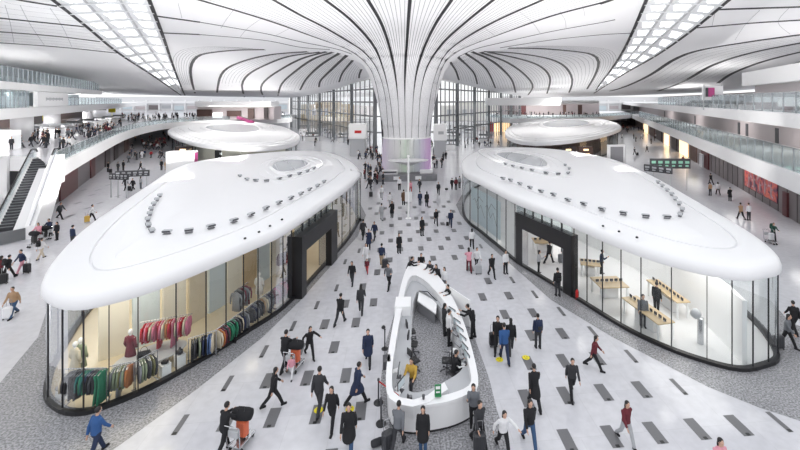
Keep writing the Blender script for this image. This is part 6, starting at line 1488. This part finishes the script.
scatter(22, (128, 134, 178, 160), 0, DK+['tan'], 'deep in the left hallway', '', avoid=AV)
scatter(46, (592, 108, 640, 132), 0, DK+['maroon'], 'deep in the right hallway', '', avoid=AV)
scatter(12, (620, 128, 660, 146), 0, DK, 'in the middle of the right hallway', '', avoid=AV)
scatter(30, (10, 134, 74, 150), 5.72, DK+['grey', 'black'], 'on the left gallery before the white columns', '')
scatter(34, (74, 124, 125, 141, [(74, 124), (125, 122), (125, 129), (92, 143), (74, 146)]), 5.72, DK, 'on the left gallery beside its glass balustrade', '')
scatter(60, (120, 115.5, 200, 123, [(120, 116), (200, 114.5), (204, 119), (165, 121), (140, 124), (120, 127)]), 5.72, DK+['lightgrey', 'grey'], 'on the curving part of the left gallery', '')
scatter(40, (200, 114, 285, 117.6), 5.72, DK+['lightgrey'], 'on the rear balcony at left', '')
scatter(70, (492, 112.5, 600, 117), 5.72, DK+['black', 'dark', 'dark'], 'on the rear balcony at right', '')
QUE.sort(key=lambda q: q[0].length)
NIND = 170
for p, c, lab, grp, rz, sc__, ps in QUE[:NIND]:
    o = bpy.data.objects.new('person', CR[ps]); COL.objects.link(o); o.location = p; o.rotation_euler = (0, 0, rz); o.color = (*CL[c], 1); o.scale = (sc__,)*3; tag(o, lab, 'person', grp)
cn = {'black': 0, 'dark': 1, 'navy': 2, 'grey': 3, 'white': 4, 'maroon': 5, 'red': 5, 'lightgrey': 4, 'tan': 6}
base = {ps: ([v.co.copy() for v in m_.vertices], [tuple(p.vertices) for p in m_.polygons], [p.material_index for p in m_.polygons]) for ps, m_ in CR.items()}
VV, FF, MI = [], [], []
for p, c, lab, grp, rz, sc__, ps in QUE[NIND:]:
    vs, fs, mi_ = base[ps]; n0 = len(VV); mx = Matrix.Translation(p) @ Matrix.Rotation(rz, 4, 'Z') @ Matrix.Scale(sc__, 4)
    VV += [tuple(mx @ v) for v in vs]; FF += [tuple(n0+i for i in f) for f in fs]; MI += [{0: 7, 1: 1, 2: cn[c], 3: 0, 4: 0}[m_] for m_ in mi_]
me = bpy.data.meshes.new('distant_crowd'); me.from_pydata(VV, [], FF)
for nm, cc in (('crowd black', 'black'), ('crowd dark', 'dark'), ('crowd navy', 'navy'), ('crowd grey', 'grey'), ('crowd white', 'white'), ('crowd red', 'maroon'), ('crowd tan', 'tan')): me.materials.append(mat(nm, CL[cc], .9))
me.materials.append(M['skin']); me.polygons.foreach_set('material_index', MI); me.update(); o = bpy.data.objects.new('distant_crowd', me); COL.objects.link(o); tag(o, 'farthest part of the crowd, on the rear balconies and hallways deep in the hall', 'crowd', None, 'stuff')
# counters and cafe tables on the left gallery
dk = empty('service_desk'); tag(dk, 'x', 'service desk', 'x')
mb = MB(); mb.box((0, 0, .5), (3.0, .7, 1.0), 0, .03); mb.build('body', 'off white', dk); mb = MB(); mb.box((0, 0, 1.03), (3.1, .8, .06), 0, .01); mb.build('top', 'dark grey', dk)
mb = MB(); mb.box((0, .25, 1.75), (3.0, .08, .4), 0, .01); mb.build('sign_panel', 'steel grey', dk)
DKK = Once(dk)
for u, v in ((38, 136), (50, 134), (62, 133.5), (74, 130.5), (86, 127.5), (98, 125), (108, 123), (28, 138), (118, 121.5)): DKK(gp(u, v, 5.72), -PSI+R(8), 'pale service desk with dark top on the left gallery', 'service desks on the left gallery')
for (u, v, w_, h_, mt, lab) in ((46.5, 128, 1.6, 1.2, 'yellow', 'yellow sign over the service desks on the left gallery'), (87, 125, .8, .7, 'yellow', 'small yellow sign deeper on the left gallery'), (112, 113, 2.6, 1.6, 'yellow', 'yellow sign near the bend of the left gallery')):
    p = gp(u, v, 6.9) if u > 100 else gp(u, v, 5.72); mb = MB(); mb.box((0, 0, 2.2), (w_, .12, h_), 0, .02); mb.box((0, 0, .8), (.1, .1, 1.7)); o = mb.build('hanging_sign', mt); o.location = (p.x, p.y, 5.72); tag(o, lab, 'sign')

for i, (u, v, rz) in enumerate(((312, 141, 0), (330, 137, 8), (345, 142, 0), (322, 131, 0), (360, 147, 0), (305, 132, 5), (452, 140, 0), (470, 137, 0), (486, 143, -5), (462, 132, 0), (480, 130, 0), (447, 150, 0))):
    DKK(gp(u, v, 0), -PSI+R(rz), 'pale check-in desk with dark top before the %s glass wall' % ('left' if u < 400 else 'right'), 'check-in desks before the %s glass wall' % ('left' if u < 400 else 'right'), 1.3)
# ================================================================ LIGHT
w = bpy.data.worlds.new('World'); SC.world = w; w.use_nodes = True; nt = w.node_tree
bg = nt.nodes['Background']
tc = nt.nodes.new('ShaderNodeTexCoord'); sx = nt.nodes.new('ShaderNodeSeparateXYZ'); cr = nt.nodes.new('ShaderNodeValToRGB')
nt.links.new(tc.outputs['Generated'], sx.inputs[0]); nt.links.new(sx.outputs['Z'], cr.inputs[0]); nt.links.new(cr.outputs[0], bg.inputs[0])
cr.color_ramp.elements[0].color = (.95, .95, .96, 1); cr.color_ramp.elements[1].color = (.92, .95, 1.0, 1)
bg.inputs[1].default_value = 1.12
v = SC.view_settings; v.view_transform = 'Standard'; v.look = 'None'; v.exposure = .2; v.gamma = 1; v.use_curve_mapping = False
SC.cycles.max_bounces = 10; SC.cycles.diffuse_bounces = 6; SC.cycles.transparent_max_bounces = 24; SC.cycles.glossy_bounces = 4; SC.cycles.transmission_bounces = 6
SC.cycles.caustics_reflective = False; SC.cycles.caustics_refractive = False; SC.cycles.sample_clamp_indirect = 6

def lamp(kind, name, loc, power, size=.15, rot=(0, 0, 0), col=(1, .98, .95), **kw):
    l = bpy.data.lights.new(name, kind); l.energy = power; l.color = col
    if kind == 'AREA': l.shape = 'RECTANGLE'; l.size, l.size_y = size
    else: l.shadow_soft_size = size
    for k, v_ in kw.items(): setattr(l, k, v_)
    o = bpy.data.objects.new(name, l); COL.objects.link(o); o.location = loc; o.rotation_euler = rot; return o
for sp_, n_ in ((spL, 5), (spR, 5)):
    for k in range(n_):
        c = sp_[0].lerp(sp_[1], k/(n_-1)); lamp('SPOT', 'roof_uplight', (c.x, c.y, 5.6), 2400, .15, (math.pi, 0, 0), spot_size=R(165), spot_blend=.6)
for c_ in (cfL, cfR): 
    for dy in (-16, 4, 24): lamp('SPOT', 'roof_uplight', (c_.x, c_.y+dy, 6.0), 2400, .15, (math.pi, 0, 0), spot_size=R(165), spot_blend=.6)  # added uplights for the ceiling; no fixtures stand on these round roofs
for g_ in (0, 1):
    sp_ = (spL, spR)[g_]
    for k in range(4):
        c = sp_[0].lerp(sp_[1], (k+.1)/4); lamp('AREA', 'shop_lamp', (c.x, c.y, 3.55), 130, (3.5, 5), (0, 0, 0), (1, .90, .72) if g_ == 0 else (1, .98, .95))

for D in (34, 52, 75, 105, 140):
    for fn, off, z in ((ll, 15, 9.35), (rl, 5.5, 9.35), (rl, 1.9, 3.9), (l3, 9, 13.3)):
        if fn is ll and z < 5 and D < 50: continue
        p = fn(D, off); lamp('AREA', 'gallery_fill', (p.x, p.y, z), ((220 if fn is rl else 1500) if z > 9 else 110) if fn is not l3 else 1500, (3.0, 10.0 if D > 50 else 6) if z > 5 else (.8, 6), (0, 0, 0))  # added unseen fill under the slabs to lift the dark galleries

for x_, y_ in ((-34, 50), (-40, 80), (-22, 82), (0, 80), (22, 84), (36, 84), (-45, 110), (-15, 110), (15, 112), (48, 112), (66, 120), (-62, 70), (-75, 105), (0, 66)):
    z_ = zc(y_) - 1.2 if abs(x_) > 16 or y_ > 90 else 17.5; lamp('SPOT', 'hall_fill', (x_, y_, z_), 3600, .12, (0, 0, 0), spot_size=R(140), spot_blend=.5)  # added fill from below the ceiling for the far floor and hallways
for x_, y_ in ((-45, 45), (-60, 65), (52, 48), (66, 75), (-80, 110), (85, 110)): lamp('SPOT', 'outer_ceiling_fill', (x_, y_, 11.5), 1700, .12, (math.pi, 0, 0), spot_size=R(160), spot_blend=.6)  # added fill aimed up at the outer ceiling over the galleries

for x_, y_ in ((-9, 40), (12, 41)):
    v_ = Vector((CC.x-x_, CC.y-y_, 8)); lamp('SPOT', 'column_floodlight', (x_, y_, 5.7), 2600, .15, v_.to_track_quat('-Z', 'Y').to_euler(), spot_size=R(70), spot_blend=.7)  # added pair of spots that only brightens the column trunk
for (u_, D_, z_) in ((235, 119, 9.8), (545, 160, 10.8), (300, 140, 10)):
    p = atd(u_, 100, D_); lamp('AREA', 'gallery_fill', (p.x, p.y, z_), 1500, (16, 3), (R(25), 0, -PSI))  # added fill to lift the shop walls at the back

for a_, b_, pw_ in (((-17, 36, 5.8), (-48, 52, 11), 16000), ((-17, 46, 5.8), (-60, 90, 10), 15000), ((20, 36, 5.8), (44, 48, 11), 7000), ((21, 46, 5.8), (62, 85, 10), 9000)):
    v_ = Vector(b_)-Vector(a_); lamp('SPOT', 'fascia_fill', a_, pw_, .15, v_.to_track_quat('-Z', 'Y').to_euler(), spot_size=R(75), spot_blend=.8)  # added spots thrown sideways to whiten the gallery edges
